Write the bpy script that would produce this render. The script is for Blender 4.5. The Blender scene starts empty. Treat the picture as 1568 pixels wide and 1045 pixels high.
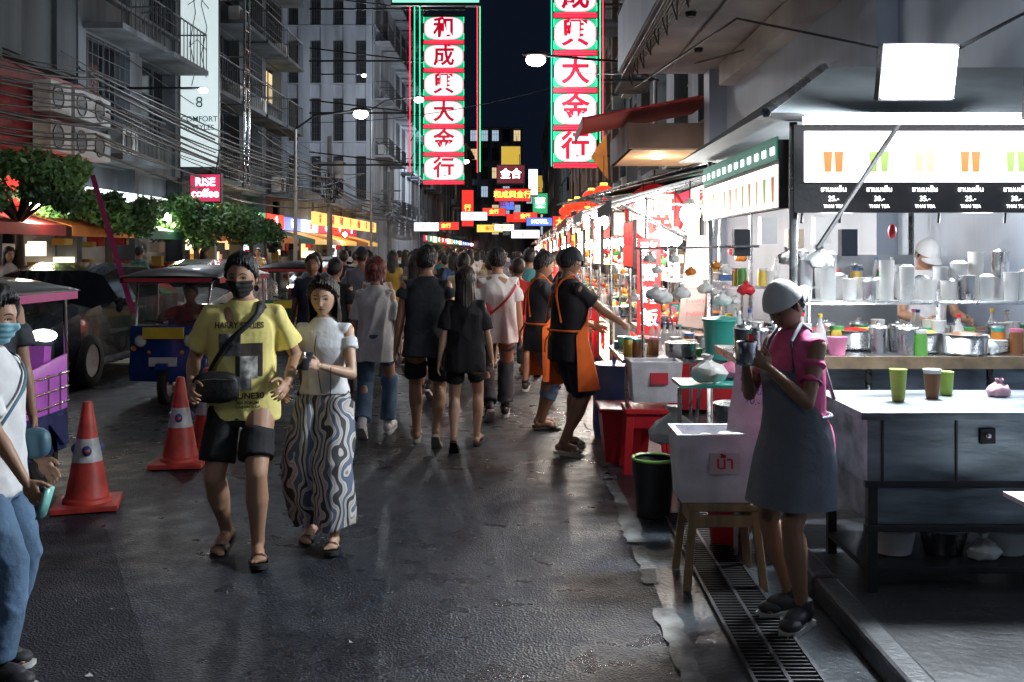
import bpy, math, random, time
import numpy as np
from mathutils import Vector, Matrix, Euler
from mathutils.bvhtree import BVHTree
T0=time.time()
random.seed(7)
D=bpy.data;C=bpy.context;sc=C.scene
pi=math.pi;sin=math.sin;cos=math.cos
def link(o):
    sc.collection.objects.link(o);return o
MC={}
def M(name,col=(.5,.5,.5),r=.6,metal=0,e=0,ec=None,var=.18,vs=4,bump=.15,bs=40,streak=False,trans=0,alpha=1,an=None,coat=0):
    if name in MC:return MC[name]
    m=D.materials.new(name);m.use_nodes=True;n=m.node_tree.nodes;l=m.node_tree.links;b=n['Principled BSDF']
    b.inputs['Base Color'].default_value=(*col,1);b.inputs['Roughness'].default_value=r;b.inputs['Metallic'].default_value=metal
    b.inputs['Coat Weight'].default_value=coat
    if alpha<1:b.inputs['Alpha'].default_value=alpha
    if e:
        b.inputs['Emission Color'].default_value=(*(ec or col),1);b.inputs['Emission Strength'].default_value=e
        if e<2.5:m.cycles.emission_sampling='NONE'
    tc=n.new('ShaderNodeTexCoord');mp=n.new('ShaderNodeMapping');l.new(tc.outputs['Object'],mp.inputs[0])
    if streak:mp.inputs['Scale'].default_value=(1,1,.15)
    if an:mp.inputs['Scale'].default_value=an
    if var:
        t=n.new('ShaderNodeTexNoise');t.inputs['Scale'].default_value=vs;t.inputs['Detail'].default_value=6;l.new(mp.outputs[0],t.inputs[0])
        cr=n.new('ShaderNodeValToRGB');cr.color_ramp.elements[0].position=.3;cr.color_ramp.elements[1].position=.7
        cr.color_ramp.elements[0].color=(*[c*(1-var) for c in col],1);cr.color_ramp.elements[1].color=(*[min(1,c*(1+var)) for c in col],1)
        l.new(t.outputs[0],cr.inputs[0]);l.new(cr.outputs[0],b.inputs['Base Color'])
        if not e:
            mr=n.new('ShaderNodeMapRange');mr.inputs[3].default_value=max(.05,r-.12);mr.inputs[4].default_value=min(1,r+.12);l.new(t.outputs[0],mr.inputs[0]);l.new(mr.outputs[0],b.inputs['Roughness'])
    if bump:
        t2=n.new('ShaderNodeTexNoise');t2.inputs['Scale'].default_value=bs;t2.inputs['Detail'].default_value=3;l.new(mp.outputs[0],t2.inputs[0])
        bp=n.new('ShaderNodeBump');bp.inputs['Strength'].default_value=bump;bp.inputs['Distance'].default_value=.01;l.new(t2.outputs[0],bp.inputs['Height']);l.new(bp.outputs[0],b.inputs['Normal'])
    MC[name]=m;return m
def E(name,col,s):return M(name,col,.5,e=s,var=0,bump=0)
class MB:
    def __init__(s):s.v=[];s.f=[];s.m=[];s.s=[];s.mats=[];s.T=None
    def mi(s,mat):
        if mat not in s.mats:s.mats.append(mat)
        return s.mats.index(mat)
    def add(s,vs,fs,mat,sm=False):
        o=len(s.v)
        if s.T is not None:vs=[s.T@Vector(p) for p in vs]
        s.v.extend([tuple(p) for p in vs]);i=s.mi(mat)
        for f in fs:s.f.append(tuple(a+o for a in f));s.m.append(i);s.s.append(sm)
    def box(s,c,z,mat,rot=None,tp=1):
        x,y,h=z[0]/2,z[1]/2,z[2]/2
        vs=[Vector((a*x*(tp if b>0 else 1),d*y*(tp if b>0 else 1),b*h)) for b in(-1,1) for a,d in((-1,-1),(1,-1),(1,1),(-1,1))]
        if rot:
            R=Euler(rot).to_matrix();vs=[R@v for v in vs]
        c=Vector(c);s.add([v+c for v in vs],[(3,2,1,0),(4,5,6,7),(0,1,5,4),(1,2,6,5),(2,3,7,6),(3,0,4,7)],mat)
    def loft(s,rings,mat,sm=True,cap=True):
        n=len(rings[0]);vs=[p for r in rings for p in r];fs=[]
        for i in range(len(rings)-1):
            for j in range(n):k=(j+1)%n;fs.append((i*n+j,i*n+k,(i+1)*n+k,(i+1)*n+j))
        s.add(vs,fs,mat,sm)
        if cap:
            s.add(rings[0],[tuple(range(n))[::-1]],mat);s.add(rings[-1],[tuple(range(n))],mat)
    def tube(s,pts,r,mat,seg=8,cap=True):
        pts=[Vector(p) for p in pts];rs=r if hasattr(r,'__len__') else [r]*len(pts);rings=[]
        for i,p in enumerate(pts):
            d=(pts[min(i+1,len(pts)-1)]-pts[max(i-1,0)]).normalized()
            u=Vector((0,0,1)) if abs(d.z)<.9 else Vector((0,1,0));a=d.cross(u).normalized();b=d.cross(a)
            rings.append([p+(a*cos(t)+b*sin(t))*rs[i] for t in [2*pi*k/seg for k in range(seg)]])
        s.loft(rings,mat,True,cap)
    def cyl(s,a,b,r,mat,r1=None,seg=12,cap=True):s.tube([a,b],[r,r if r1 is None else r1],mat,seg,cap)
    def sph(s,c,r,mat,seg=14,rg=9,q=1):
        if not hasattr(r,'__len__'):r=(r,r,r)
        w=lambda a:math.copysign(abs(a)**q,a)
        s.loft([[(c[0]+r[0]*w(sin(t))*w(cos(p)),c[1]+r[1]*w(sin(t))*w(sin(p)),c[2]+r[2]*w(cos(t))) for p in [2*pi*k/seg for k in range(seg)]] for t in [max(.02,min(pi-.02,pi*i/rg)) for i in range(rg+1)]],mat)
    def lathe(s,pr,c,mat,seg=18,cap=True):s.loft([[(c[0]+r*cos(t),c[1]+r*sin(t),c[2]+z) for t in [2*pi*k/seg for k in range(seg)]] for r,z in pr],mat,True,cap)
    def prism(s,pr,x0,x1,mat,sm=False):
        s.loft([[(x0,y,z) for y,z in pr],[(x1,y,z) for y,z in pr]],mat,sm)
    def poly(s,pts,mat):s.add(pts,[tuple(range(len(pts)))],mat)
    def make(s,name,bev=0,loc=(0,0,0)):
        me=D.meshes.new(name);me.from_pydata(s.v,[],s.f)
        for m in s.mats:me.materials.append(m)
        me.polygons.foreach_set('material_index',s.m);me.polygons.foreach_set('use_smooth',s.s);me.update()
        o=link(D.objects.new(name,me));o.location=loc
        if bev:
            b=o.modifiers.new('b','BEVEL');b.width=bev;b.segments=2;b.limit_method='ANGLE';b.angle_limit=.7
        return o
_tc={}
def textgeo(t,bold=0,ext=.01):
    k=(t,bold,ext)
    if k in _tc:return _tc[k]
    cu=D.curves.new('t','FONT');cu.body=t;cu.extrude=ext;cu.offset=bold;cu.align_x='CENTER';cu.align_y='CENTER';cu.resolution_u=4
    o=link(D.objects.new('t',cu));m=D.meshes.new_from_object(o.evaluated_get(C.evaluated_depsgraph_get()))
    _tc[k]=([tuple(v.co) for v in m.vertices],[tuple(p.vertices) for p in m.polygons]);D.objects.remove(o);D.meshes.remove(m);return _tc[k]
def TXT(mb,t,c,size,mat,rz=0,bold=0,ext=.01,sx=1):
    v,f=textgeo(t,bold,ext);A=Matrix.Translation(c)@Matrix.Rotation(rz,4,'Z')@Matrix.Rotation(pi/2,4,'X')
    mb.add([A@Vector((p[0]*size*sx,p[1]*size,p[2]*size)) for p in v],f,mat)
def PL(loc,w,col=(1,1,1),r=.08):
    l=D.lights.new('lamp_light','POINT');l.energy=w;l.color=col;l.shadow_soft_size=r;o=link(D.objects.new('lamp_light',l));o.location=loc;return o
# ---------------- people ----------------
def nz(P,f,seed,n=6,an=(1,1,1)):
    r=np.random.default_rng(seed);o=0;Q=P*np.array(an)*f
    for i in range(n):
        k=r.normal(size=3);k/=np.linalg.norm(k);k*=r.uniform(.6,1.8);k2=r.normal(size=3)
        o=o+np.sin(Q@k*6.28+r.uniform(0,6.28)+1.3*np.sin(Q@k2*3))
    return o/n*1.6
def rem(mb,size,it=4,disp=None):
    me=D.meshes.new('t');me.from_pydata(mb.v,[],mb.f);o=link(D.objects.new('t',me))
    md=o.modifiers.new('r','REMESH');md.mode='VOXEL';md.voxel_size=size
    s=o.modifiers.new('s','SMOOTH');s.factor=.5;s.iterations=it
    m=D.meshes.new_from_object(o.evaluated_get(C.evaluated_depsgraph_get()))
    n=len(m.vertices);V=np.empty(n*3,np.float32);m.vertices.foreach_get('co',V);V=V.reshape(-1,3).astype(float)
    if disp:
        N=np.empty(n*3,np.float32);m.vertices.foreach_get('normal',N);V=V+N.reshape(-1,3)*disp(V)[:,None]
    F=[tuple(p.vertices) for p in m.polygons]
    D.objects.remove(o);D.meshes.remove(me);D.meshes.remove(m);return V,F
_hc={}
def mkhand(cl,vox):
    if (cl,vox) in _hc:return _hc[(cl,vox)]
    m=M('dummy');b=MB();b.sph((0,0,-.047),(.015,.039,.05),m);b.sph((-.005,-.02,-.034),(.016,.02,.034),m);b.cyl((0,0,.03),(0,0,-.03),.021,m)
    for i,(y,L) in enumerate([(-.029,.070),(-.010,.079),(.010,.073),(.028,.056)]):
        p=Vector((0,y,-.078));a=cl*.5;r=.0088-.0006*(i==3)
        for fr in(.46,.3,.24):
            d=Vector((-sin(a),y*2.2*(1-cl*.5),-cos(a))).normalized();q=p+d*L*fr;b.cyl(p,q,r,m,r*.93,8);b.sph(q,r*.95,m,8,6);p=q;a+=cl;r*=.93
    p=Vector((-.006,-.028,-.018))
    for d,L,r in(((-.25,-.72,-.62),.036,.012),((-.35,-.42,-.84),.03,.0105),((-.4,-.15,-.9),.022,.009)):
        q=p+Vector(d).normalized()*L;b.cyl(p,q,r,m,r*.92,8);b.sph(q,r*.93,m,8,6);p=q
    _hc[(cl,vox)]=rem(b,vox,2);return _hc[(cl,vox)]
def hs(x,y,z):
    lo=np.clip(-z,0,1);fr=np.clip(-y,0,1);bk=np.clip(y,0,1)
    X=.077*x*(1-.27*lo**1.8);Y=.097*y*(1-.3*lo*bk);Z=.117*z
    g=lambda cx,cz,sx,sz:np.exp(-((x-cx)/sx)**2-((z-cz)/sz)**2)
    d=.017*g(0,-.27,.15,.09)+.009*g(0,-.1,.10,.22)-.009*(g(.38,.0,.2,.12)+g(-.38,.0,.2,.12))+.004*g(0,.2,.5,.1)+.007*g(0,-.52,.26,.1)+.010*g(0,-.86,.3,.16)+.004*(g(.5,-.25,.2,.2)+g(-.5,-.25,.2,.2))
    Y=Y*np.where(y<0,.93,1)-d*np.clip(fr*2,0,1);return np.stack([X,Y,Z],-1)
def hgrid(nu,nv,z0=-1,z1=1):
    th=np.arccos(np.clip(np.linspace(z1,z0,nv),-1,1)) if (z0,z1)!=(-1,1) else np.linspace(.01,pi-.01,nv)
    ph=np.linspace(-pi,pi,nu,endpoint=False);t,p=np.meshgrid(th,ph,indexing='ij')
    F=[(i*nu+j,i*nu+(j+1)%nu,(i+1)*nu+(j+1)%nu,(i+1)*nu+j) for i in range(nv-1) for j in range(nu)]
    return (np.sin(t)*np.sin(p)).ravel(),(-np.sin(t)*np.cos(p)).ravel(),np.cos(t).ravel(),F
def offs(x,y,z,t):
    P=hs(x,y,z);N=np.stack([x/.76,y/.97,z/1.1],-1);N/=np.linalg.norm(N,axis=1)[:,None];return P+N*np.asarray(t)[...,None]
EYEW=M('eye_white',(.5,.47,.45),.2,var=0,bump=0);EYED=M('eye_iris',(.015,.008,.005),.1,var=0,bump=0)
LIP=M('lips',(.32,.10,.08),.4);BROW=M('eyebrow',(.012,.01,.009),.8)
BODY={False:([.80,.86,.95,1.05,1.15,1.27,1.35,1.40,1.445,1.47],[.11,.155,.158,.143,.147,.168,.165,.135,.075,.055],[.085,.10,.108,.10,.102,.115,.098,.078,.06,.055],[.01,.012,.012,0,-.003,-.005,0,.004,.006,.004]),
 True:([.80,.86,.95,1.05,1.15,1.25,1.34,1.40,1.445,1.47],[.11,.16,.155,.125,.123,.142,.142,.115,.062,.046],[.085,.105,.105,.088,.09,.115,.09,.07,.052,.046],[.01,.015,.012,0,-.003,-.012,0,.004,.006,.004])}
def ik(a,t,l1,l2,pole):
    d=t-a;L=min(d.length,.998*(l1+l2));u=d.normalized();x=(l1*l1-l2*l2+L*L)/(2*L);h=math.sqrt(max(0,l1*l1-x*x))
    p=pole-u*pole.dot(u);p.normalize();return a+u*x+p*h,a+u*L
def ell(z,rx,ry,yo,n=28,e=.88):
    return [Vector((rx*math.copysign(abs(cos(t))**e,cos(t)),yo+ry*math.copysign(abs(sin(t))**e,sin(t)),z)) for t in [2*pi*k/n for k in range(n)]]
def person(name,loc,yaw,H=1.7,fem=False,vox=.009,lean=0,drop=.02,feet=((.10,-.02,0,0),(-.10,.02,0,0)),hands=((.24,-.06,.80),(-.24,-.06,.80)),curl=(.35,.35),thumbs=(None,None),poles=(None,None),hp=0,hy=0,skin=None,top=None,fit=0,hem=.78,slv=.6,bot=None,btype='shorts',blen=.9,shoes='sandal',shoem=None,hair=None,hstyle='short',hlen=.4,cap=None,capback=False,mask=None,apron=None,apz=(.5,1.28),extra=None,hi=True,seed=1):
    pc=[];dm=M('dummy');lean=math.radians(lean)
    def U(p):
        p=Vector(p);f=max(0,min(1,(p.z-.95)/.3));a=lean*f
        y,z=p.y,p.z-.95
        return Vector((p.x,y*cos(a)-z*sin(a),.95-drop+y*sin(a)+z*cos(a)))
    B=BODY[fem];b=MB()
    b.loft([[U(q) for q in ell(z,rx,ry,yo)] for z,rx,ry,yo in zip(*B)],dm)
    sx=.145 if fem else .168
    b.tube([U((0,.012,1.40)),U((0,.006,1.46)),U((0,-.008,1.54))],[.06,.052 if not fem else .044,.05 if not fem else .043],dm,14)
    arms=[];legs=[];ak=.88 if fem else 1
    for i,sd in enumerate((1,-1)):
        s=U((sd*sx,.005,1.37));t=Vector(hands[i]);po=Vector(poles[i]) if poles[i] else Vector((sd*.35,1,-.3))
        e,w=ik(s,t,.285,.245,po);arms.append((s,e,w))
        b.sph(s,(.052*ak,.055*ak,.055*ak),dm);b.tube([U((sd*sx*.6,.0,1.375)),s],[.05*ak,.055*ak],dm)
        b.tube([s,s.lerp(e,.4),s.lerp(e,.85),e],[.052*ak,.046*ak,.038*ak,.037*ak],dm,12);b.sph(e,.037*ak,dm)
        b.tube([e,e.lerp(w,.25),e.lerp(w,.7),w],[.036*ak,.040*ak,.030*ak,.024*ak],dm,12);b.sph(w,.023*ak,dm)
        f=(w-e).normalized();th=Vector(thumbs[i]) if thumbs[i] else (Vector((0,-1,0)) if f.z<-.5 else Vector((-sd*.3,0,1)))
        th=(th-f*th.dot(f)).normalized();ez=-f;ey=-th;ex=ey.cross(ez)
        hv,hf=mkhand(curl[i],.0045 if hi else .008);A=np.array([list(ex),list(ey),list(ez)]);V=hv.copy()
        if sd<0:V[:,0]*=-1
        V=V*(.9 if fem else 1)@A+np.array(w);pc.append((V,hf if sd>0 else [q[::-1] for q in hf],skin,True))
    fts=[]
    for i,sd in enumerate((1,-1)):
        fx,fy,ph,fw=feet[i];fr=math.radians(ph);az=(.12*sin(fr)+.08*cos(fr)) if fr>=0 else .08*cos(fr)-.05*sin(fr)
        az+=.022 if shoes!='none' else 0
        h=Vector((sd*.088,.005,.90-drop));t=Vector((fx,fy,az));kp=Vector((sd*.12,-1,0))
        k,a=ik(h,t,.415,.41,kp);legs.append((h,k,a));q=.94 if fem else 1.04
        b.tube([h,h.lerp(k,.3),h.lerp(k,.8),k],[.09,.084*q,.062*q,.056*q],dm,14);b.sph(k,.055*q,dm)
        b.tube([k,k.lerp(a,.15),k.lerp(a,.35),k.lerp(a,.75),a],[.053*q,.055*q,.060*q,.040*q,.034*q],dm,14);b.sph(a,.036*q,dm)
        c2=k.lerp(a,.3)+Vector((0,.014,0));b.sph(c2,(.052*q,.058*q,.11),dm)
        FM=Matrix.Translation(a)@Matrix.Rotation(math.radians(fw),4,'Z')@Matrix.Rotation(fr,4,'X')@Matrix.Translation((0,0,-.08));fts.append(FM)
        b.T=FM;b.sph((0,.028,.034),(.032,.038,.034),dm);b.sph((0,-.04,.04),(.036,.085,.036),dm);b.sph((sd*.004,-.105,.02),(.046,.055,.022),dm)
        if hi:
            for j in range(5):b.sph((-sd*(.034-.017*j),-.155+abs(j-1)*.006+j*.003,.012),(.011 if j==0 else .008,.022,.011),dm,8,6)
        b.T=None
    V,F=rem(b,vox,3);pc.append((V,F,skin,True))
    fz=[.70,.82,.95,1.05,1.15,1.27,1.34,1.39,1.43,1.455]
    if fem: L=[.200,.193,.178,.158,.155,.163,.156,.128,.085,.062];S=[.195,.185,.166,.135,.133,.152,.150,.122,.08,.06]
    else: L=[.208,.204,.192,.182,.180,.186,.180,.148,.095,.072];S=[.200,.196,.175,.158,.160,.178,.172,.140,.09,.068]
    rx=[a*(1-fit)+c*fit for a,c in zip(L,S)];ry=[.146,.144,.138,.128,.124,.13,.112,.086,.066,.06]
    if fem and fit>.5: ry=[.13,.13,.12,.1,.1,.126,.1,.078,.06,.056]
    yo=[.012,.012,.01,0,-.002,-.005,0,.004,.006,.006]
    def R(z):return np.interp(z,fz,rx),np.interp(z,fz,ry),np.interp(z,fz,yo)
    def RP(z,t,off=.008):
        a,c,y=R(z);e=.9
        return U((( a+off)*math.copysign(abs(sin(t))**e,sin(t)),y-(c+off)*math.copysign(abs(cos(t))**e,cos(t)),z))
    bvh=None
    if top:
        b=MB();zs=[hem]+[z for z in np.linspace(hem+.03,1.455,16)]
        b.loft([[U(q) for q in ell(z,*R(z))] for z in zs],dm)
        for i,sd in enumerate((1,-1)):
            s,e,w=arms[i];u=.007*(1-fit)
            if slv>0:
                en=s.lerp(e,min(slv,1)) if slv<=1 else e.lerp(w,slv-1)
                pts=[U((sd*sx*.45,.0,1.365)),s+Vector((0,0,.002)),s.lerp(e,min(slv,1)*.5),s.lerp(e,min(slv,1))]+([en] if slv>1 else [])
                b.tube(pts,[.058*ak+u,.060*ak+u*.5,.059*ak+u*1.5,.058*ak+u*2.2,.05*ak+u][:len(pts)],dm,16)
        am=.0056*(1.2-fit*.6)
        fold=lambda V:am*(nz(V,2.4,seed,6,(1.2,1.2,.8))+.9*(1-2*np.abs(nz(V,3.4,seed+5,4,(1.1,1.1,.6)))))*np.clip((1.5-V[:,2])/.15,.2,1)
        V,F=rem(b,vox,2,fold);pc.append((V,F,top,True))
        if hi:bvh=BVHTree.FromPolygons([tuple(v) for v in V],F)
    if bot:
        b=MB();wz=1.0;z0=.775 if btype=='shorts' else .80
        SS=[.12,.155,.16,.135,.133,.15,.15,.12,.08,.06] if fem else [.13,.162,.162,.15,.15,.17,.17,.14,.09,.06]
        br=[(z,float(np.interp(z,fz,SS))+.004,float(np.interp(z,fz,ry))*.90,.012) for z in np.linspace(z0,wz,8)]
        b.loft([[U(q) for q in ell(*t)] for t in br],dm)
        rr={'shorts':(.088,.094,.098,.09,.09,.09),'slim':(.088,.082,.066,.065,.058,.05),'long':(.090,.090,.083,.08,.080,.084),'wide':(.10,.118,.12,.125,.13,.14)}[btype]
        if fem and btype!='wide':rr=[a*.94 for a in rr]
        for h,k,a in legs:
            P=[h+Vector((0,0,.03)),h.lerp(k,.45),k.lerp(h,.08),k.lerp(a,.3),k.lerp(a,.65),a];pos=[0,.45,.92,1.3,1.65,2]
            n=[i for i in range(6) if pos[i]<blen-.02];pts=[P[i] for i in n];rs=[rr[i] for i in n]
            pts.append(h.lerp(k,blen) if blen<1 else k.lerp(a,blen-1));rs.append(float(np.interp(blen,pos,rr)))
            b.tube(pts,rs,dm,18)
        am2=.005 if btype!='wide' else .012
        fl=(lambda V:am2*nz(V,2.2,seed+9,6,(1.2,1.2,.9))*np.clip((1.0-V[:,2])/.2,.1,1)+am2*.7*(1-2*np.abs(nz(V,4,seed+3,5)))*np.clip((.95-V[:,2])/.2,.0,1)) if btype!='wide' else (lambda V:am2*np.sin(np.arctan2(V[:,1],V[:,0]-.1*np.sign(V[:,0]))*7+2*nz(V,1,seed))*np.clip((.95-V[:,2])*2,0,1))
        V,F=rem(b,vox,1 if hi else 3,fl);pc.append((V,F,bot,True))
    if apron:
        z0,z1=apz;nu,nv=33,26;vs=[]
        for i in range(nv):
            z=z1+(z0-z1)*i/(nv-1);w=.70+1.05*min(1,max(0,(1.22-z)/.22))
            for j in range(nu):
                t=-w+2*w*j/(nu-1);zz=max(z,.82);p=RP(zz,t,.020+.006*sin(j*.9)*max(0,(1.0-z))*2);p.z-=(zz-z)
                if z<.95:p.y-=(.95-z)*.26*max(0,cos(t))**.5;p.x*=1+(.95-z)*.22
                vs.append(p)
        pc.append((np.array([list(v) for v in vs]),[(i*nu+j,i*nu+j+1,(i+1)*nu+j+1,(i+1)*nu+j) for i in range(nv-1) for j in range(nu-1)],apron,True))
        b=MB()
        for sd in(1,-1):
            pts=[RP(z1-.01,sd*.65,.016)]+[U((sd*.07,-.09,1.405)),U((sd*.065,-.01,1.48)),U((sd*.04,.08,1.44)),U((-sd*.05,.14,1.3)),U((-sd*.12,.135,1.1))]
            b.tube(pts,.010,apron,6)
            b.tube([RP(1.03,sd*t,.016) for t in np.linspace(1.5,pi,8)],.010,apron,6)
        b.tube([RP(1.03,pi,.02),RP(.95,pi-.15,.04),RP(.85,pi-.1,.05)],.009,apron,6)
        pc.append((np.array(b.v),b.f,apron,True))
    b=MB();sm=shoem or M('rubber_black',(.02,.02,.022),.6)
    for i,sd in enumerate((1,-1)):
        b.T=fts[i]
        if shoes=='sandal':
            out=[(x,y) for x,y in [(.03,.06),(.036,.02),(.034,-.04),(.048,-.1),(.046,-.15),(.025,-.185),(-.01,-.185),(-.035,-.165),(-.047,-.12),(-.038,-.05),(-.034,0),(-.034,.04),(-.018,.068),(.012,.072)]]
            b.loft([[(x*sd,y,z) for x,y in out] for z in(-.024,0)],sm,False)
            b.loft([[(cos(t)*r,y,sin(t)*r*.95+.0) for t in [pi*k/10 for k in range(11)]]for y,r in((-.07,.046),(-.115,.052),(-.13,.05))],sm,True,False)
        elif shoes=='shoe':
            b.sph((0,.03,.045),(.042,.05,.05),sm);b.sph((0,-.05,.04),(.045,.1,.045),sm);b.sph((sd*.004,-.12,.022),(.05,.065,.034),sm);b.cyl((0,.005,.06),(0,.01,.115),.044,sm)
            out=[(.035,.075),(.042,.0),(.046,-.08),(.052,-.13),(.03,-.19),(-.02,-.19),(-.046,-.14),(-.042,-.05),(-.038,.03),(-.03,.08)]
            b.loft([[(x*sd,y,z) for x,y in out] for z in(-.024,.004)],M('shoe_sole',(.5,.5,.48),.6),False)
    b.T=None
    for mt in b.mats:
        ix=[j for j,q in enumerate(b.m) if b.mats[q]==mt];pc.append((np.array(b.v),[b.f[j] for j in ix],mt,True))
    HM=Matrix.Translation(U((0,-.004,1.50)))@Matrix.Rotation(math.radians(hy),4,'Z')@Matrix.Rotation(math.radians(hp)+lean*.6,4,'X')@Matrix.Translation((0,-.01,.083))
    A=np.array(HM)
    def tf(P):return np.asarray(P,float)@A[:3,:3].T+A[:3,3]
    nu,nv=(64,44) if hi else (28,20)
    x,y,z,F=hgrid(nu,nv);P=hs(x,y,z);pc.append((tf(P),F,skin,True));hb=BVHTree.FromPolygons([tuple(p) for p in P],F)
    def fy(X,Z):
        h=hb.ray_cast(Vector((X,-1,Z)),Vector((0,1,0)));return h[0].y if h[0] else -.08
    b=MB()
    for sd in(1,-1):
        if hi:
            yy=fy(sd*.03,0);b.sph((sd*.030,yy+.0074,.0),(.013,.009,.005),EYEW,12,8);b.sph((sd*.030,yy+.0024,.0),(.0064,.0055,.0052),EYED,10,6)
            b.tube([(sd*a,fy(sd*a,c)-.001,c) for a,c in((.015,.001),(.023,.005),(.031,.0062),(.039,.0045),(.046,.0))],.002,BROW,5)
        b.tube([(sd*a,fy(sd*a,c)+.0005,c) for a,c in((.012,.021),(.024,.026),(.038,.026),(.05,.018))],[.002,.0035,.003,.001],BROW,6)
        b.sph((sd*.077,.008,-.005),(.008,.017,.030),skin,10,8);b.sph((sd*.083,.006,.004),(.006,.012,.018),skin,8,6)
    b.tube([(a,fy(a,-.061)+.001,-.061-abs(a)*.08) for a in(-.023,-.012,0,.012,.023)],[.001,.004,.0048,.004,.001],LIP,8)
    b.tube([(a,fy(a,-.057)-.0022,-.0595-abs(a)*.08) for a in(-.021,0,.021)],.0009,BROW,5)
    for mt in b.mats:
        pc.append((tf(b.v),[b.f[j] for j,q in enumerate(b.m) if b.mats[q]==mt],mt,True))
    hn=np.random.default_rng(seed)
    if hair and hstyle!='none':
        x,y,z,F=hgrid(nu*2 if hi else nu,nv+10);a=np.arctan2(np.abs(x),-y);z0=np.interp(a,[0,.5,.85,1.25,1.45,1.7,2.2,pi],[.58,.56,.40,.1,-.22,-.1,-.5,-.6])
        z0=z0+.06*np.sin(a*31+seed)*(a<1.2)+.03*np.sin(x*37+seed)*(a<1.2);mk=np.clip((z-z0)/.14,0,1);mk=mk*mk*(3-2*mk);th=.011+.015*np.clip(z,0,1)+(.01 if hstyle in('long','bun') else 0)
        if cap:th=th*.5
        th=th+.004*np.sin(np.arctan2(x,y)*29+z*6)*(1-np.abs(z))+.004*nz(np.stack([x,y,z],-1),3,seed)+.003*nz(np.stack([x,y,z],-1),8,seed+1)
        pc.append((tf(offs(x,y,z,th*mk-.008*(1-mk))),F,hair,True))
        if hstyle in('long','bun'):
            ll=hlen if hstyle=='long' else .12;nu2,nv2=(90,22)
            for ly in range(2):
                vs=[]
                for i in range(nv2):
                    v=i/(nv2-1);Z=.06-v*ll
                    for j in range(nu2):
                        u=-1+2*j/(nu2-1);t=u*math.radians(112-ly*12+20*v*(fem and hlen>.33));rj=1-ly*.12
                        wd=.093+.012*v*(1 if v<.5 else .6);yd=(.105*(1-v*.35))
                        rp=.0035*sin(j*1.7+3*sin(j*.37))+.004*sin(v*9+j*.2)
                        X=(wd*rj+rp)*sin(t);Y=.01+.05*v*max(0,cos(t))+(yd*rj+rp)*cos(t)
                        zz=Z-(hn.uniform(0,.03)*(i==nv2-1))-.02*sin(j*.5+ly)*v
                        vs.append((X,Y,zz))
                pc.append((tf(vs),[(i*nu2+j,i*nu2+j+1,(i+1)*nu2+j+1,(i+1)*nu2+j) for i in range(nv2-1) for j in range(nu2-1)],hair,True))
        if hstyle=='bun':
            b=MB();b.sph((0,.11,.04),(.045,.04,.045),hair);pc.append((tf(b.v),b.f,hair,True))
    if cap:
        x,y,z,F=hgrid(48,16,.22,1);x=np.array(x)
        CA=np.array(Matrix.Rotation(pi,4,'Z'))[:3,:3] if capback else np.eye(3)
        P=offs(x,y,z,np.full(len(x),.020));P[:,2]+=.004*(z>.9);pc.append((tf(P),F,cap,True))
        vs=[];n1,n2=17,7
        for q in(0,.004):
            for i in range(n2):
                t=i/(n2-1)
                for j in range(n1):
                    a=-1+2*j/(n1-1);vs.append((.083*a*(1-.1*t),-(.104*math.sqrt(1-.62*a*a))-t*.072*math.sqrt(max(0,1-a*a)),.028-.022*t-.022*a*a+q))
        F=[(o+i*n1+j,o+i*n1+j+1,o+(i+1)*n1+j+1,o+(i+1)*n1+j) for o in(0,n1*n2) for i in range(n2-1) for j in range(n1-1)]
        pc.append((tf(np.array(vs)@CA.T),F,cap,True))
    if mask:
        x,y,z,F=hgrid(64,24,-.93,-.1);keep=(y<-.15)&(np.abs(x)<.88)
        P=offs(x,y,z,np.full(len(x),.007)+.002*np.sin(z*30));P[:,0]*=1.02
        P[:,1]-=.006*np.exp(-(x/.4)**2)
        pc.append((tf(P),[f for f in F if all(keep[i] for i in f)],mask,True))
        b=MB()
        for sd in(1,-1):
            for zz in(-.025,-.075):b.tube([(sd*.062,-.04,zz),(sd*.077,-.01,zz*.5),(sd*.083,.02,.0)],.0015,mask,5)
        pc.append((tf(b.v),b.f,mask,True))
    ctx=dict(RP=RP,U=U,arms=arms,bvh=bvh,legs=legs,tf=tf)
    if extra:
        b=MB();extra(b,ctx)
        for mt in b.mats:pc.append((np.array(b.v,float),[b.f[j] for j,q in enumerate(b.m) if b.mats[q]==mt],mt,True))
    VV=[];FF=[];MI=[];mats=[];o=0
    for V,F,mt,s in pc:
        if mt not in mats:mats.append(mt)
        VV.append(V);FF.extend([tuple(i+o for i in f) for f in F]);MI.extend([mats.index(mt)]*len(F));o+=len(V)
    me=D.meshes.new(name);me.from_pydata(np.concatenate(VV).tolist(),[],FF)
    for mt in mats:me.materials.append(mt)
    me.polygons.foreach_set('material_index',MI);me.polygons.foreach_set('use_smooth',[True]*len(MI));me.update()
    ob=link(D.objects.new(name,me));ob.location=loc;ob.rotation_euler=(0,0,math.radians(yaw));k=H/1.7;ob.scale=(k,k,k);return ob
def front(ctx,X,Z,off=.004):
    h=ctx['bvh'].ray_cast(Vector((X,-1,Z)),Vector((0,1,0)));return Vector((X,h[0].y-off,Z)) if h[0] else None
SK=M('skin_tan',(.40,.22,.135),.5,var=.08,bump=.05);SK2=M('skin_brown',(.28,.145,.085),.5,var=.08,bump=.05);SK3=M('skin_light',(.50,.30,.20),.5,var=.08,bump=.05)
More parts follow.
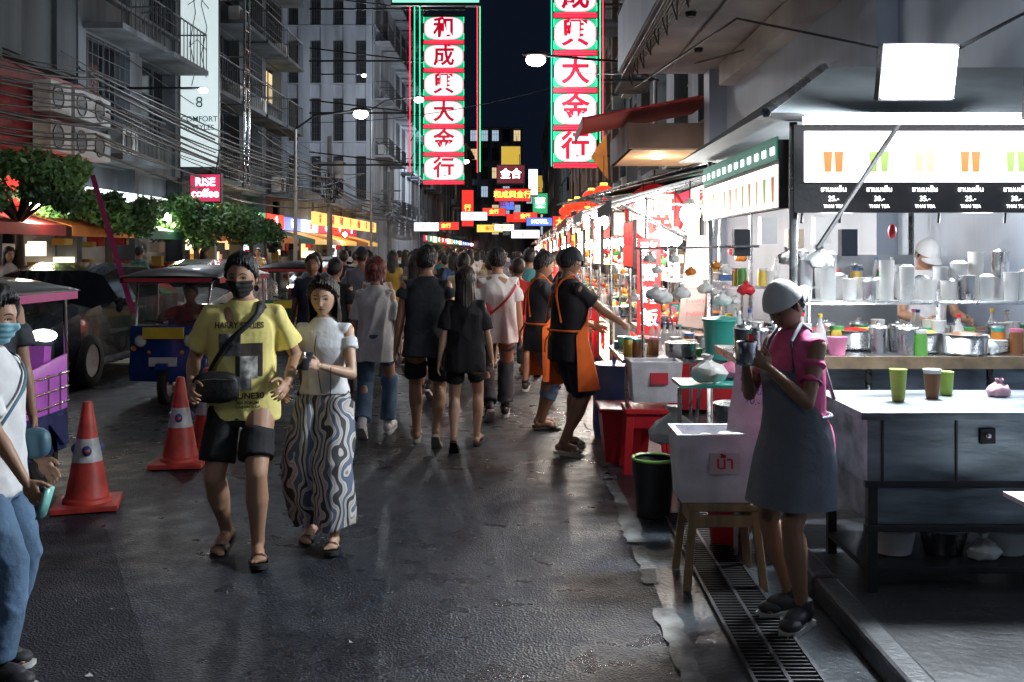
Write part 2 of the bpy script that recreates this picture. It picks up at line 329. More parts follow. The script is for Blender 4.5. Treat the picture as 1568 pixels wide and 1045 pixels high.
HB=M('hair_black',(.010,.009,.009),.45,var=.4,vs=60,bump=.6,bs=220,an=(1,1,.15));HR=M('hair_red',(.18,.03,.03),.45,var=.4,vs=60,bump=.6,bs=220,an=(1,1,.15));HBR=M('hair_brown',(.024,.014,.010),.42,var=.4,vs=60,bump=.6,bs=220,an=(1,1,.15))
def cl(n,c,r=.85):return M('cloth_'+n,c,r,var=.10,vs=9,bump=.65,bs=15)
YEL=cl('yellow',(.82,.70,.24));BLK=cl('black',(.013,.013,.016));WHT=cl('white',(.70,.70,.71));CHA=cl('charcoal',(.035,.04,.05));NAV=cl('navy',(.02,.028,.05));GRY=cl('grey',(.15,.165,.20));PNK=cl('pink',(.62,.10,.25));ORG=cl('orange',(.85,.16,.02))
JEAN=M('denim',(.09,.16,.26),.85,var=.35,vs=5,bump=.5,bs=30);RED=cl('red',(.5,.03,.03));CRM=cl('cream',(.6,.5,.38))
def wavy():
    m=D.materials.new('cloth_wavy_stripe');m.use_nodes=True;n=m.node_tree.nodes;l=m.node_tree.links;b=n['Principled BSDF'];b.inputs['Roughness'].default_value=.8
    tc=n.new('ShaderNodeTexCoord');mp=n.new('ShaderNodeMapping');l.new(tc.outputs['Object'],mp.inputs[0]);mp.inputs['Scale'].default_value=(1,.6,.75)
    w=n.new('ShaderNodeTexWave');w.inputs['Scale'].default_value=4.2;w.inputs['Distortion'].default_value=8.5;w.inputs['Detail'].default_value=.6;w.inputs['Detail Scale'].default_value=2.0;l.new(mp.outputs[0],w.inputs[0])
    r=n.new('ShaderNodeValToRGB');r.color_ramp.interpolation='CONSTANT';e=r.color_ramp.elements;e[0].position=0;e[0].color=(.045,.05,.06,1);e[1].position=.12;e[1].color=(.50,.46,.43,1)
    for p,c in((.46,(.30,.22,.17,1)),(.56,(.55,.54,.56,1)),(.82,(.11,.14,.20,1))):
        q=e.new(p);q.color=c
    l.new(w.outputs['Color'],r.inputs[0]);l.new(r.outputs[0],b.inputs['Base Color']);return m
WAVY=wavy()
BAGB=M('bag_black',(.012,.012,.013),.6,bump=.4);INK=M('print_ink',(.05,.04,.03),.8);PHO=M('print_photo',(.25,.25,.25),.8,var=.95,vs=14,bump=0)
def strap(b,ctx,side,mat,zt=1.42,zb=.92,w=.018,tt=.75,off=.02):
    RP=ctx['RP'];n=40;pts=[]
    for i in range(n+1):
        t=2*pi*i/n-pi;z=(zt+zb)/2+(zt-zb)/2*cos(t-side*tt*1.6);pts.append((t,z))
    rings=[[RP(z+w,t,off),RP(z-w,t,off),RP(z-w,t,off+.004),RP(z+w,t,off+.004)] for t,z in pts];b.loft(rings,mat,True,False)
def yel_extra(b,c):
    strap(b,c,1,BAGB,1.43,.95,.02)
    b.sph((-.11,-.165,.96),(.125,.045,.085),BAGB,24,14,.7);b.tube([(-.21,-.20,1.00),(-.11,-.213,1.01),(-.0,-.20,1.0)],.003,M('zip_metal',(.3,.3,.3),.3,1),5)
    def pr(t,cx,cz,s,sx=1,bold=.02):
        v,f=textgeo(t,bold,0);vs=[]
        for p in v:
            q=front(c,cx+p[0]*s*sx,cz+p[1]*s,.005);vs.append(q or Vector((cx+p[0]*s,-.13,cz+p[1]*s)))
        b.add(vs,f,INK)
    pr('HARRY STYLES',0,1.285,.043,.92,.03);pr('JUNE30',.06,.905,.045,1.0);pr('KIA FORUM',.05,.868,.022);pr('LOVE ON TOUR',.05,.846,.018)
    for cx,cz,w,h,mt in((-.045,1.18,.12,.12,PHO),(.055,1.10,.14,.18,INK),(.055,1.06,.09,.12,M('print_photo_light',(.45,.43,.4),.8,var=.9,vs=22,bump=0)),(.02,.975,.1,.07,PHO)):
        n=15;vs=[front(c,cx-w/2+w*i/(n-1),cz-h/2+h*j/(n-1),.004+.001*(mt!=INK)) or Vector((cx,-.12,cz)) for j in range(n) for i in range(n)]
        b.add(vs,[(j*n+i,j*n+i+1,j*n+n+i+1,j*n+n+i) for j in range(n-1) for i in range(n-1)],mt,True)
PHN=M('phone_body',(.03,.03,.04),.2,bump=0)
def phone(sd):
    def f(b,c):
        s,e,w=c['arms'][0 if sd>0 else 1];d=(w-e).normalized();p=w+d*.085
        b.box(p+Vector((-sd*.02,-.01,.012)),(.070,.14,.010),PHN,rot=(.7,0,0))
    return f
def wom_extra(b,c):
    phone(1)(b,c);b.tube([(.12,-.26,1.15),(.1,-.2,.98),(.03,-.16,.98),(-.02,-.14,1.25),(-.01,-.13,1.33)],.003,BAGB,5)
def redbag(b,c):
    strap(b,c,-1,M('strap_red',(.5,.02,.03),.6),1.42,1.0,.014);b.sph((.16,.10,1.08),(.10,.06,.085),M('bag_red',(.45,.02,.03),.45),18,10,.8)
def tote(b,c):
    s,e,w=c['arms'][0];b.box(w+Vector((.02,0,-.28)),(.06,.26,.28),BAGB);b.tube([w+Vector((.02,-.09,-.15)),w+Vector((.01,0,-.04)),w+Vector((.02,.09,-.15))],.006,BAGB,6)
STEEL=M('stainless_steel',(.48,.49,.51),.28,1,var=.35,vs=7,bump=.15,bs=25);STEELD=M('worn_galvanised_steel',(.20,.235,.27),.45,.8,var=.6,vs=6,bump=.5,bs=18,an=(.35,1,1.6))
walk=lambda a,s=.17:((.09,-s,-12,4),(-.09,s,38,-4)) if a else ((.09,s,38,4),(-.09,-s,-12,-4))
person('masked_man_yellow_shirt',(-1.53,5.45,.004),4,1.69,drop=.035,feet=((.10,-.10,-5,12),(-.12,.12,18,-10)),hands=((.255,-.12,.98),(-.24,-.15,.97)),curl=(.5,.6),thumbs=(None,(.5,-1,.3)),poles=((.35,1,-.2),(-.45,1,-.2)),hy=-6,hp=6,skin=SK,top=YEL,fit=.1,hem=.80,slv=.72,bot=BLK,blen=.80,hair=HB,mask=M('mask_black',(.012,.012,.013),.8),extra=yel_extra,vox=.008,seed=3)
person('woman_patterned_trousers',(-1.13,5.68,.004),-6,1.54,fem=True,drop=.02,feet=((.09,-.09,-5,8),(-.10,.08,14,-6)),hands=((.06,-.28,1.16),(-.20,-.14,1.0)),curl=(.6,.5),poles=((.7,.8,-.5),(-.4,1,-.2)),hy=4,hp=8,skin=SK3,top=WHT,fit=.85,hem=.98,slv=.42,bot=WAVY,btype='wide',blen=1.82,hair=HBR,hstyle='long',hlen=.30,extra=wom_extra,vox=.008,seed=5)
person('woman_white_tshirt',(-1.33,9.0,.004),176,1.62,fem=True,feet=walk(0,.16),skin=SK3,top=WHT,fit=-.2,hem=.74,slv=.85,bot=JEAN,btype='long',blen=1.93,shoes='shoe',shoem=M('sneaker_white',(.65,.65,.65),.6),hair=HR,hstyle='bun',extra=tote,seed=7)
SLD=M('slides_beige',(.5,.47,.42),.6)
person('man_grey_shirt',(-.83,8.6,.004),183,1.73,feet=walk(1,.15),hands=((.26,-.02,.82),(-.25,-.12,.86)),skin=SK,top=CHA,fit=0,slv=.35,bot=BLK,blen=.8,shoem=SLD,hair=HB,hy=-10,seed=9)
person('woman_black_tshirt',(-.48,8.4,.004),178,1.54,fem=True,feet=walk(0,.18),hands=((.24,.06,.82),(-.24,-.1,.83)),skin=SK3,top=BLK,fit=-.4,hem=.76,slv=.8,bot=BLK,blen=.62,shoem=M('rubber_black'),hair=HBR,hstyle='long',hlen=.46,seed=11)
person('man_white_shirt',(-.25,9.9,.004),186,1.72,feet=walk(0,.16),skin=SK,top=WHT,fit=.1,slv=.65,bot=CHA,btype='long',blen=1.9,shoes='shoe',hair=HB,extra=redbag,seed=13)
CAPB=cl('cap_black',(.02,.024,.035));CAPW=cl('cap_white',(.62,.62,.62))
person('street_vendor_orange_apron',(.38,8.3,.004),118,1.72,drop=.02,feet=((.13,-.08,0,10),(-.13,.12,8,-25)),hands=((.20,-.36,1.02),(-.14,-.52,1.0)),curl=(.5,.5),poles=((.3,.5,-1),(-.3,.3,-1)),hp=12,hy=8,skin=SK2,top=BLK,fit=.3,slv=.6,bot=NAV,blen=1.0,shoem=SLD,hair=HB,cap=CAPB,apron=ORG,apz=(.55,1.25),seed=15)
person('street_vendor',(.17,9.4,.004),105,1.68,hands=((.15,-.40,1.0),(-.16,-.38,1.0)),poles=((.3,.5,-1),(-.3,.5,-1)),skin=SK2,top=CHA,fit=.2,slv=.6,bot=JEAN,btype='slim',blen=1.5,hair=HB,apron=ORG,hp=15,seed=16)
def cup_extra(b,c):
    b.lathe([(.04,-.06),(.048,-.055),(.05,.05),(.047,.055),(.044,.045)],(.0,-.34,1.34),STEEL);b.tube([(-.05,-.34,1.37),(-.085,-.34,1.36),(-.085,-.34,1.31),(-.05,-.34,1.30)],.005,STEEL,6)
person('food_vendor_pink_shirt',(1.24,4.5,.012),-58,1.555,fem=True,drop=.01,lean=3,feet=((.08,-.05,0,14),(-.09,.05,0,-8)),hands=((.075,-.27,1.27),(-.075,-.27,1.27)),curl=(.75,.75),thumbs=((0,.3,1),(0,.3,1)),poles=((.45,.2,-1),(-.45,.2,-1)),hp=30,hy=0,skin=SK2,top=PNK,fit=.5,hem=.82,slv=.62,bot=BLK,blen=.55,shoes='shoe',shoem=M('sneaker_black',(.03,.03,.035),.6),hair=HB,cap=CAPW,capback=True,apron=GRY,apz=(.60,1.27),extra=cup_extra,vox=.008,seed=18)
person('food_vendor_white_cap',(3.12,7.75,.12),10,1.68,hands=((.18,-.32,1.05),(-.18,-.32,1.05)),hp=28,skin=SK,top=WHT,fit=.2,bot=BLK,blen=1.8,btype='long',hair=HB,cap=CAPW,seed=19)
def bluebag(b,c):
    b.sph((.19,-.10,.98),(.045,.07,.07),M('bag_blue',(.05,.13,.18),.5),20,12,.75);s,e,w=c['arms'][1];d=(w-e).normalized();b.box(w+d*.09+Vector((0,-.035,-.01)),(.07,.012,.13),M('phone_teal',(.25,.6,.55),.3),rot=(.3,0,0));strap(b,c,1,M('bag_blue'),1.42,.98,.012)
person('woman_face_mask',(-2.10,3.92,.004),88,1.54,fem=True,hands=((.20,-.12,.9),(-.14,-.28,.80)),curl=(.4,.6),feet=((.09,.05,0,5),(-.1,-.08,0,-5)),hp=6,skin=SK,top=WHT,fit=-.1,hem=.82,slv=.8,bot=JEAN,btype='long',blen=1.92,shoes='shoe',shoem=M('sneaker_black'),hair=HB,hstyle='bun',mask=M('mask_blue',(.25,.5,.6),.8),extra=bluebag,seed=21)
person('pedestrian',(-2.72,4.95,.004),40,1.72,hands=((.25,-.06,.8),(-.13,-.16,1.60)),poles=(None,(-.7,-1,.0)),skin=SK2,top=CHA,fit=.1,bot=BLK,blen=1.0,hair=HB,seed=22)
print('heroes',time.time()-T0)
cs=[]
tops=[BLK,WHT,NAV,CHA,CRM,RED,cl('teal',(.05,.2,.22)),cl('mustard',(.5,.33,.06)),GRY,cl('blue',(.06,.12,.3)),WHT,BLK]
for i in range(12):
    f=i%2==1
    o=person('pedestrian',(0,0,0),0,1.7,fem=f,vox=.016,feet=walk(i%3==0,.13),hands=((.25,-.12 if i%3 else .08,.82),(-.25,.06,.82)) if i%4 else ((.16,-.3,1.15),(-.25,0,.82)),skin=[SK,SK3,SK2][i%3],top=tops[i],fit=(i%4)*.2,bot=[BLK,JEAN,CHA,CRM][i%4],btype=['shorts','long','shorts','long','slim'][i%5],blen=[.85,1.9,.6,1.9,1.9][i%5],shoes='shoe' if i%2 else 'sandal',hair=[HB,HB,HBR][i%3],hstyle='long' if (f and i!=5) else 'short',hlen=.22+.04*(i%4),cap=[None,None,CAPB][i%3] if i==8 else None,hi=False,seed=30+i)
    cs.append(o)
spots=[(-2.0,10.6,170),(-1.75,12,185),(-2.45,11.6,5),(-1.1,11.3,180),(-.75,12.6,178),(-.05,11.8,190),(.1,13.4,182),(-1.5,13.8,175),(-2.2,13.6,180),(-2.75,13.2,10),(-.45,14.2,182),(.3,15.6,170),(-.95,15.4,0),(-1.7,16,180),(-2.5,16.2,184),(-3.2,15.4,176),(0,17.5,180),(-.6,18.3,175),(-1.3,18.8,183),(-2.1,19,3),(-2.9,19.3,180),(.5,12.2,95),(.55,16.8,90),(.4,19.5,180),(.2,22,178),(-.5,21.6,3),(-1.2,22.6,180),(-1.9,23.5,180),(-2.7,23,183),(-3.6,21.5,182),(.55,25,90),(-.1,26,180),(-.9,27,178),(-1.7,27.5,2),(-2.5,28.5,180),(-3.4,27.5,180),(.3,30,180),(-.6,32,180),(-1.5,33,180),(-2.6,34,180),(-3.8,33,0),(.5,36,180),(-.3,38,180),(-1.2,40,180),(-2.3,42,180),(-3.4,41,180),(.35,44,180),(-.8,48,180),(-2,50,180),(.2,54,180),(-8.0,15.5,60),(-7.7,20,170),(-8,25,90),(-7.7,29,10),(.7,14.3,100),(-3.2,17.8,180),(-2.35,18,175),(-1.6,20.6,182),(-4,25,180),(-3,25.5,182)]
for i,(x,y,w) in enumerate(spots):
    if i<12:o=cs[i]
    else:
        o=link(D.objects.new('pedestrian',cs[(i*5+3)%12].data))
    o.location=(x,y,.004 if x>-7 else .124);o.rotation_euler=(0,0,math.radians(w+random.uniform(-12,12)));k=random.uniform(.93,1.03);o.scale=(k,k,k)
print('crowd',time.time()-T0)
# ---------------- ground ----------------
def asphalt(name,base,rmin,rmax,amp=3.2):
    m=D.materials.new(name);m.use_nodes=True;n=m.node_tree.nodes;l=m.node_tree.links;b=n['Principled BSDF']
    tc=n.new('ShaderNodeTexCoord')
    def N(s,d=4):
        t=n.new('ShaderNodeTexNoise');t.inputs['Scale'].default_value=s;t.inputs['Detail'].default_value=d;l.new(tc.outputs['Object'],t.inputs[0]);return t
    def ramp(src,a,c0,bb,c1):
        r=n.new('ShaderNodeValToRGB');r.color_ramp.elements[0].position=a;r.color_ramp.elements[0].color=(*c0,1);r.color_ramp.elements[1].position=bb;r.color_ramp.elements[1].color=(*c1,1);l.new(src,r.inputs[0]);return r
    v=n.new('ShaderNodeTexVoronoi');v.inputs['Scale'].default_value=85;l.new(tc.outputs['Object'],v.inputs[0])
    big=N(.55,6);med=N(5,8);fine=N(110,2)
    c1=ramp(big.outputs[0],.32,tuple(x*.6 for x in base),.68,tuple(x*1.3 for x in base))
    hv=ramp(v.outputs['Color'],.60,(.7,.7,.7),.95,(amp,amp,amp))
    mx=n.new('ShaderNodeMixRGB');mx.blend_type='MULTIPLY';mx.inputs[0].default_value=.9;l.new(c1.outputs[0],mx.inputs[1]);l.new(hv.outputs[0],mx.inputs[2]);l.new(mx.outputs[0],b.inputs['Base Color'])
    ad=n.new('ShaderNodeMath');ad.operation='ADD';l.new(med.outputs[0],ad.inputs[0]);l.new(big.outputs[0],ad.inputs[1])
    mr=n.new('ShaderNodeMapRange');mr.inputs[1].default_value=.85;mr.inputs[2].default_value=1.15;mr.inputs[3].default_value=rmin;mr.inputs[4].default_value=rmax;l.new(ad.outputs[0],mr.inputs[0]);l.new(mr.outputs[0],b.inputs['Roughness'])
    bp=n.new('ShaderNodeBump');bp.inputs['Strength'].default_value=.8;bp.inputs['Distance'].default_value=.006;l.new(v.outputs['Distance'],bp.inputs['Height'])
    b2=n.new('ShaderNodeBump');b2.inputs['Strength'].default_value=.6;b2.inputs['Distance'].default_value=.005;l.new(fine.outputs[0],b2.inputs['Height']);l.new(bp.outputs[0],b2.inputs['Normal']);l.new(b2.outputs[0],b.inputs['Normal']);return m
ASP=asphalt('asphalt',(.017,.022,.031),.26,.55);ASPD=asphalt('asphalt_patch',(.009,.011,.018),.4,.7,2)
CON=M('wet_concrete',(.035,.042,.050),.32,var=.6,vs=3.5,bump=.45,bs=35);KRB=M('kerb_concrete',(.15,.155,.155),.5,var=.6,vs=9,bump=.6,bs=45);KRD=M('kerb_stone_dark',(.045,.048,.053),.42,var=.6,vs=5,bump=.4,bs=30)
def sheet(name,x0,x1,y0,y1,z,mat):
    b=MB();b.poly([(x0,y0,z),(x1,y0,z),(x1,y1,z),(x0,y1,z)],mat);return b.make(name)
sheet('ground',-250,250,-60,400,0,ASPD);sheet('road',-7,.66,-8,170,.004,ASP)
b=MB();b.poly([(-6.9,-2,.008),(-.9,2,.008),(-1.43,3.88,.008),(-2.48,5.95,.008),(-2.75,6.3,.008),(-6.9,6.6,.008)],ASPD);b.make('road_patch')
sheet('gutter',.66,1.42,-8,60,.008,CON)
b=MB();ys=np.arange(-2,32,.07);pts=[]
for i,y in enumerate(ys):pts.append((.61+random.uniform(-.012,.012)+.012*sin(y*5),.70+random.uniform(-.012,.014)+.012*sin(y*3.1+1)))
for i in range(len(ys)-1):
    if random.random()<.93 and sin(ys[i]*2.3)>-.93:b.poly([(pts[i][0],ys[i],.013),(pts[i][1],ys[i],.013),(pts[i+1][1],ys[i+1],.013),(pts[i+1][0],ys[i+1],.013)],KRB)
b.make('gutter_edge')
b=MB();IR=M('drain_iron',(.05,.05,.055),.45,.7);PIT=M('drain_pit_shade',(.004,.004,.005),.9)
b.poly([(.9,2.6,.011),(1.16,2.6,.011),(1.16,6.3,.011),(.9,6.3,.011)],PIT)  # flat black sheet paints the shade below the grate
for x in(.895,1.03,1.165):b.box((x,4.45,.02),(.016,3.7,.02),IR)
y=2.62
while y<6.3:b.box((1.03,y,.019),(.25,.010,.014),IR);y+=.036
b.make('drain_grate')
b=MB();y=-6
while y<60:
    b.box((1.46,y+.6,.055),(.12,1.19,.115),KRD);y+=1.2
b.make('kerb',.02)
PAVE=M('pavement_tile',(.035,.038,.043),.42,var=.5,vs=3,bump=.4,bs=20)
b=MB();b.box((4.5,26,.05),(5.96,70,.1),PAVE);GR=M('grout',(.10,.10,.10),.8)
for i in range(7):
    for cx,cy in((2.0,3.2),(2.75,3.75),(2.0,4.3),(3.3,4.4),(3.4,3.1)):
        r=.07*i+.05
        b.loft([[(cx+q*cos(t),cy+q*sin(t),.1015) for t in [2*pi*k/40 for k in range(40)]] for q in(r,r+.007)],GR,False,False)
b.make('pavement')
b=MB();b.box((-8.5,60,.06),(2.8,140,.12),PAVE);b.box((-7.05,60,.065),(.12,140,.13),KRD);b.make('pavement')
b=MB()
for i in range(26):
    x,y=random.uniform(-2.5,1.3),random.uniform(3,9);b.poly([(x+random.uniform(-.02,.02),y+random.uniform(-.02,.02),.016+random.uniform(0,.004)) for _ in range(3)],M('litter_paper',(.5,.5,.48),.8))
b.make('litter')
# ---------------- cones ----------------
CO=M('cone_orange',(.46,.045,.03),.5,var=.4,vs=8);CW=M('cone_reflective_band',(.45,.45,.46),.35,var=.4,vs=10);CBL=M('cone_logo_blue',(.03,.06,.2),.5)
def cone(x,y,rz=0):
    b=MB();b.box((0,0,.02),(.40,.40,.035),CO);b.lathe([(.155,.035),(.15,.06),(.135,.07),(.094,.30)],(0,0,0),CO,28,False);b.lathe([(.0945,.30),(.066,.45)],(0,0,0),CW,28,False);b.lathe([(.066,.45),(.032,.67),(.026,.685),(.015,.687)],(0,0,0),CO,28,True)
    for a in range(3):
        t=a*2.1-1.5;b.sph((.083*cos(t),.083*sin(t),.375),(.03,.03,.035),CBL,10,6);b.sph((.09*cos(t),.09*sin(t),.375),(.025,.025,.018),CO,10,6)
    o=b.make('traffic_cone',.004,(x,y,.010));o.rotation_euler[2]=rz
cone(-2.85,6.52,.3);cone(-2.68,7.8,.1);cone(-2.66,8.4,.6);cone(-3.45,5.5,.2)
# ---------------- tuk-tuks ----------------
CHR=M('chrome',(.7,.7,.72),.15,1,bump=0,var=0);TIRE=M('tyre',(.015,.015,.016),.8);GLS=M('windshield_glass',(.05,.07,.08),.05,alpha=.3,var=0,bump=0);ROOF=M('vinyl_roof',(.03,.03,.033),.4,coat=.2)
def wheel(b,c,r,w):
    R=Matrix.Translation(c)@Matrix.Rotation(pi/2,4,'Y');o=b.T;b.T=(o@R) if o else R
    b.lathe([(r*.62,-w/2),(r*.93,-w/2),(r,-w*.3),(r,w*.3),(r*.93,w/2),(r*.62,w/2)],(0,0,0),TIRE,26,False);b.lathe([(r*.62,-w*.45),(r*.5,-w*.3),(.03,-w*.25)],(0,0,0),CHR,20,True);b.lathe([(r*.62,w*.45),(r*.55,w*.2),(r*.25,w*.3),(.03,w*.38)],(0,0,0),CHR,20,True)
    for k in range(6):
        t=k*pi/3;b.sph((r*.42*cos(t),r*.42*sin(t),w*.26),(.03,.03,.012),TIRE,8,5)
    b.T=o
HL=E('headlight',(1,.95,.85),14)
def tuktuk(loc,body,seat,side=None,fringe=None,sc_=.88):
    b=MB();BD=M('paint_'+body[0],body[1],.25,coat=.6,bump=.02);YP=M('plate_yellow',(.7,.5,.05),.4);ST=M('seat_'+seat[0],seat[1],.35,bump=.1);OR=M('indicator_orange',(.8,.25,.02),.3);SD=side or BD
    wheel(b,(0,.1,.24),.24,.10)
    for s in(-1,1):
        wheel(b,(s*.50,2.15,.24),.24,.13);b.tube([(s*.08,.1,.24),(s*.09,.16,.6),(s*.08,.2,.85)],.018,CHR)
        b.prism([(1.85,.3),(1.86,.5),(1.98,.6),(2.32,.6),(2.46,.5),(2.5,.3),(2.42,.3),(2.15,.52),(1.92,.3)],s*.44,s*.60,BD)
        b.tube([(s*.43,.22,.92),(s*.47,.36,1.5),(s*.52,.42,1.58)],.018,CHR);b.tube([(s*.56,2.55,.45),(s*.56,2.5,1.58)],.018,CHR);b.tube([(s*.57,1.35,.5),(s*.57,1.35,1.58)],.016,CHR)
        for z in(.66,.78,.90):b.tube([(s*.60,1.4,z),(s*.62,2.0,z),(s*.59,2.5,z)],.012,CHR)
        for y in(1.6,1.85,2.1,2.3):b.tube([(s*.615,y,.6),(s*.615,y,.92)],.009,CHR)
        b.loft([[(s*.56,1.4,.6),(s*.58,1.4,.6),(s*.58,1.4,.78),(s*.56,1.4,.78)],[(s*.57,1.9,.6),(s*.59,1.9,.6),(s*.59,1.9,.98),(s*.57,1.9,.98)],[(s*.56,2.5,.6),(s*.58,2.5,.6),(s*.58,2.5,1.05),(s*.56,2.5,1.05)]],SD)
        b.cyl((s*.30,.02,.80),(s*.30,.12,.80),.085,CHR,seg=18);b.sph((s*.30,.02,.80),(.07,.025,.07),M('lamp_glass',(.75,.75,.72),.1,bump=0))
        b.sph((s*.41,.10,.70),(.035,.03,.035),OR);b.sph((s*.2,.05,.66),(.03,.02,.03),OR);b.box((s*.54,1.9,.42),(.05,1.25,.32),BD)
        b.tube([(s*.1,.3,1.0),(s*.34,.28,1.04)],.012,TIRE);b.tube([(s*.46,.3,1.15),(s*.62,.22,1.2)],.006,CHR);b.sph((s*.64,.22,1.2),(.05,.015,.06),TIRE)
    b.box((0,1.5,.34),(1.06,2.2,.07),BD)
    pr=[(.0,.30),(-.02,.45),(.02,.62),(.0,.90),(.06,.98),(.3,.98),(.36,.8),(.38,.34)]
    b.loft([[(x,y+abs(x)**2*.5,z) for y,z in pr] for x in(-.47,-.42,-.3,-.15,0,.15,.3,.42,.47)],BD)
    b.box((0,-.03,.90),(.50,.03,.14),YP);b.box((0,-.045,.55),(.34,.02,.11),M('plate_white',(.6,.6,.6),.4));b.prism([(-.14,.46),(-.1,.53),(.1,.57),(.3,.53),(.35,.44),(.3,.46),(.1,.51),(-.06,.47)],-.07,.07,BD)
    b.loft([[(x,.2+abs(x)*.08,.98) for x in np.linspace(-.42,.42,7)],[(x,.37+abs(x)*.08,1.5) for x in np.linspace(-.46,.46,7)]],GLS,True,False)
    b.tube([(-.45,.37,1.5),(0,.33,1.53),(.45,.37,1.5)],.02,CHR);b.box((0,.38,1.56),(.8,.04,.1),BD)
    rg=[]
    for y,d in((.12,.0),(.2,.05),(.5,.1),(1.4,.12),(2.3,.1),(2.6,.04),(2.66,0)):
        rg.append([(.63*cos(t),y,1.57+(.03+d)*sin(t)) for t in [pi*k/12 for k in range(13)]]+[(.6,y,1.55),(-.6,y,1.55)])
    b.loft(rg,ROOF)
    fc=M('fringe_red',(.45,.04,.05),.7)
    for s in(-1,1):b.box((s*.62,1.4,1.54),(.012,2.4,.07),fringe or fc)
    b.box((0,.12,1.545),(1.1,.012,.05),fringe or fc)
    b.box((0,.95,.6),(.5,.35,.12),ST);b.box((0,1.14,.78),(.48,.07,.32),ST,rot=(-.15,0,0));b.box((0,1.95,.58),(1.0,.5,.16),ST)
    for k in range(8):b.box((-.455+k*.13,2.28,.88),(.115,.12,.5),ST,rot=(-.12,0,0))
    b.box((0,2.5,.6),(1.1,.06,.45),BD);b.box((0,1.2,.48),(.6,.7,.2),BD)
    for s in(-1,1):b.box((s*.42,2.55,.6),(.14,.04,.08),E('tail_light',(.8,.05,.02),1.5))
    o=b.make('tuk_tuk',.008,loc);o.scale=(sc_,sc_,sc_);return o
PUR_GLOW=M('seat_purple',(.50,.13,.60),.35,bump=.1,e=.12,ec=(.6,.15,.7))  # purple seat and side panel given a faint glow in the material
tuktuk((-3.87,10.75,.004),('blue',(.015,.05,.22)),('red',(.4,.03,.04)))
tuktuk((-3.86,5.12,.004),('navy',(.03,.05,.16)),('purple',(.5,.13,.6)),side=PUR_GLOW,fringe=M('fringe_pink',(.6,.1,.3),.6))
tuktuk((-3.9,16.5,.004),('green',(.02,.15,.08)),('red',(.4,.03,.04)))
person('tuk_tuk_driver',(-3.87,11.62,.004),0,1.6,drop=.32,feet=((.16,-.38,0,0),(-.16,-.38,0,0)),hands=((.26,-.42,.98),(-.26,-.42,.98)),skin=SK2,top=RED,bot=BLK,btype='long',blen=1.8,hair=HB,hi=False,vox=.014,seed=40)
def car(loc,col,lit=True,rz=0):
    b=MB();P=M('car_paint_'+col[0],col[1],.2,.3,coat=.8,bump=0);G=M('car_glass',(.01,.012,.015),.05,bump=0,var=0);rg=[]
    st=[(0,.62,.45,.62,.62,.4),(.12,.78,.25,.80,.80,.6),(.6,.88,.22,.92,.92,.7),(1.15,.9,.22,1.0,1.02,.72),(1.75,.9,.22,1.02,1.42,.62),(2.3,.9,.22,1.03,1.52,.62),(3.3,.9,.22,1.04,1.5,.62),(3.95,.89,.24,1.04,1.38,.6),(4.35,.86,.28,1.0,1.04,.6),(4.5,.75,.4,.8,.82,.5)]
    for y,w,zb,zl,zr,wr in st:
        h=[(w*.92,zb),(w,zb+.12),(w,(zb+zl)/2),(w*.98,zl),(wr+.04,zr-.06),(wr*.7,zr)];rg.append([(x,y,z) for x,z in h]+[(-x,y,z) for x,z in h[::-1]])
    n=12
    for i in range(len(rg)-1):
        for j in range(n):
            k=(j+1)%n;f=[rg[i][j],rg[i][k],rg[i+1][k],rg[i+1][j]];gl=(j in(3,7) and 3<=i<=7) or (j in(4,5,6) and i in(3,7));b.add(f,[(0,1,2,3)],G if gl else P,True)
    b.add(rg[0],[tuple(range(n))],P);b.add(rg[-1],[tuple(range(n))],P)
    for s in(-1,1):
        for y in(.85,3.6):wheel(b,(s*.82,y,.33),.33,.2)
        b.sph((s*.66,.10,.70),(.16,.10,.075),HL if lit else M('lamp_glass'));b.sph((s*.66,4.42,.82),(.14,.06,.09),E('tail_light',(.8,.05,.02),1.5));b.sph((s*1.0,1.5,1.02),(.09,.05,.06),P)
    b.box((0,.02,.5),(.9,.05,.14),TIRE)
    o=b.make('parked_car',0,loc);o.rotation_euler[2]=rz
car((-6.2,11.4,.004),('grey',(.03,.04,.055)));car((-6.1,17,.004),('silver',(.4,.41,.42)));car((-5.6,27,.004),('white',(.6,.6,.6)));car((-4.4,40,.004),('dark',(.04,.04,.05)))
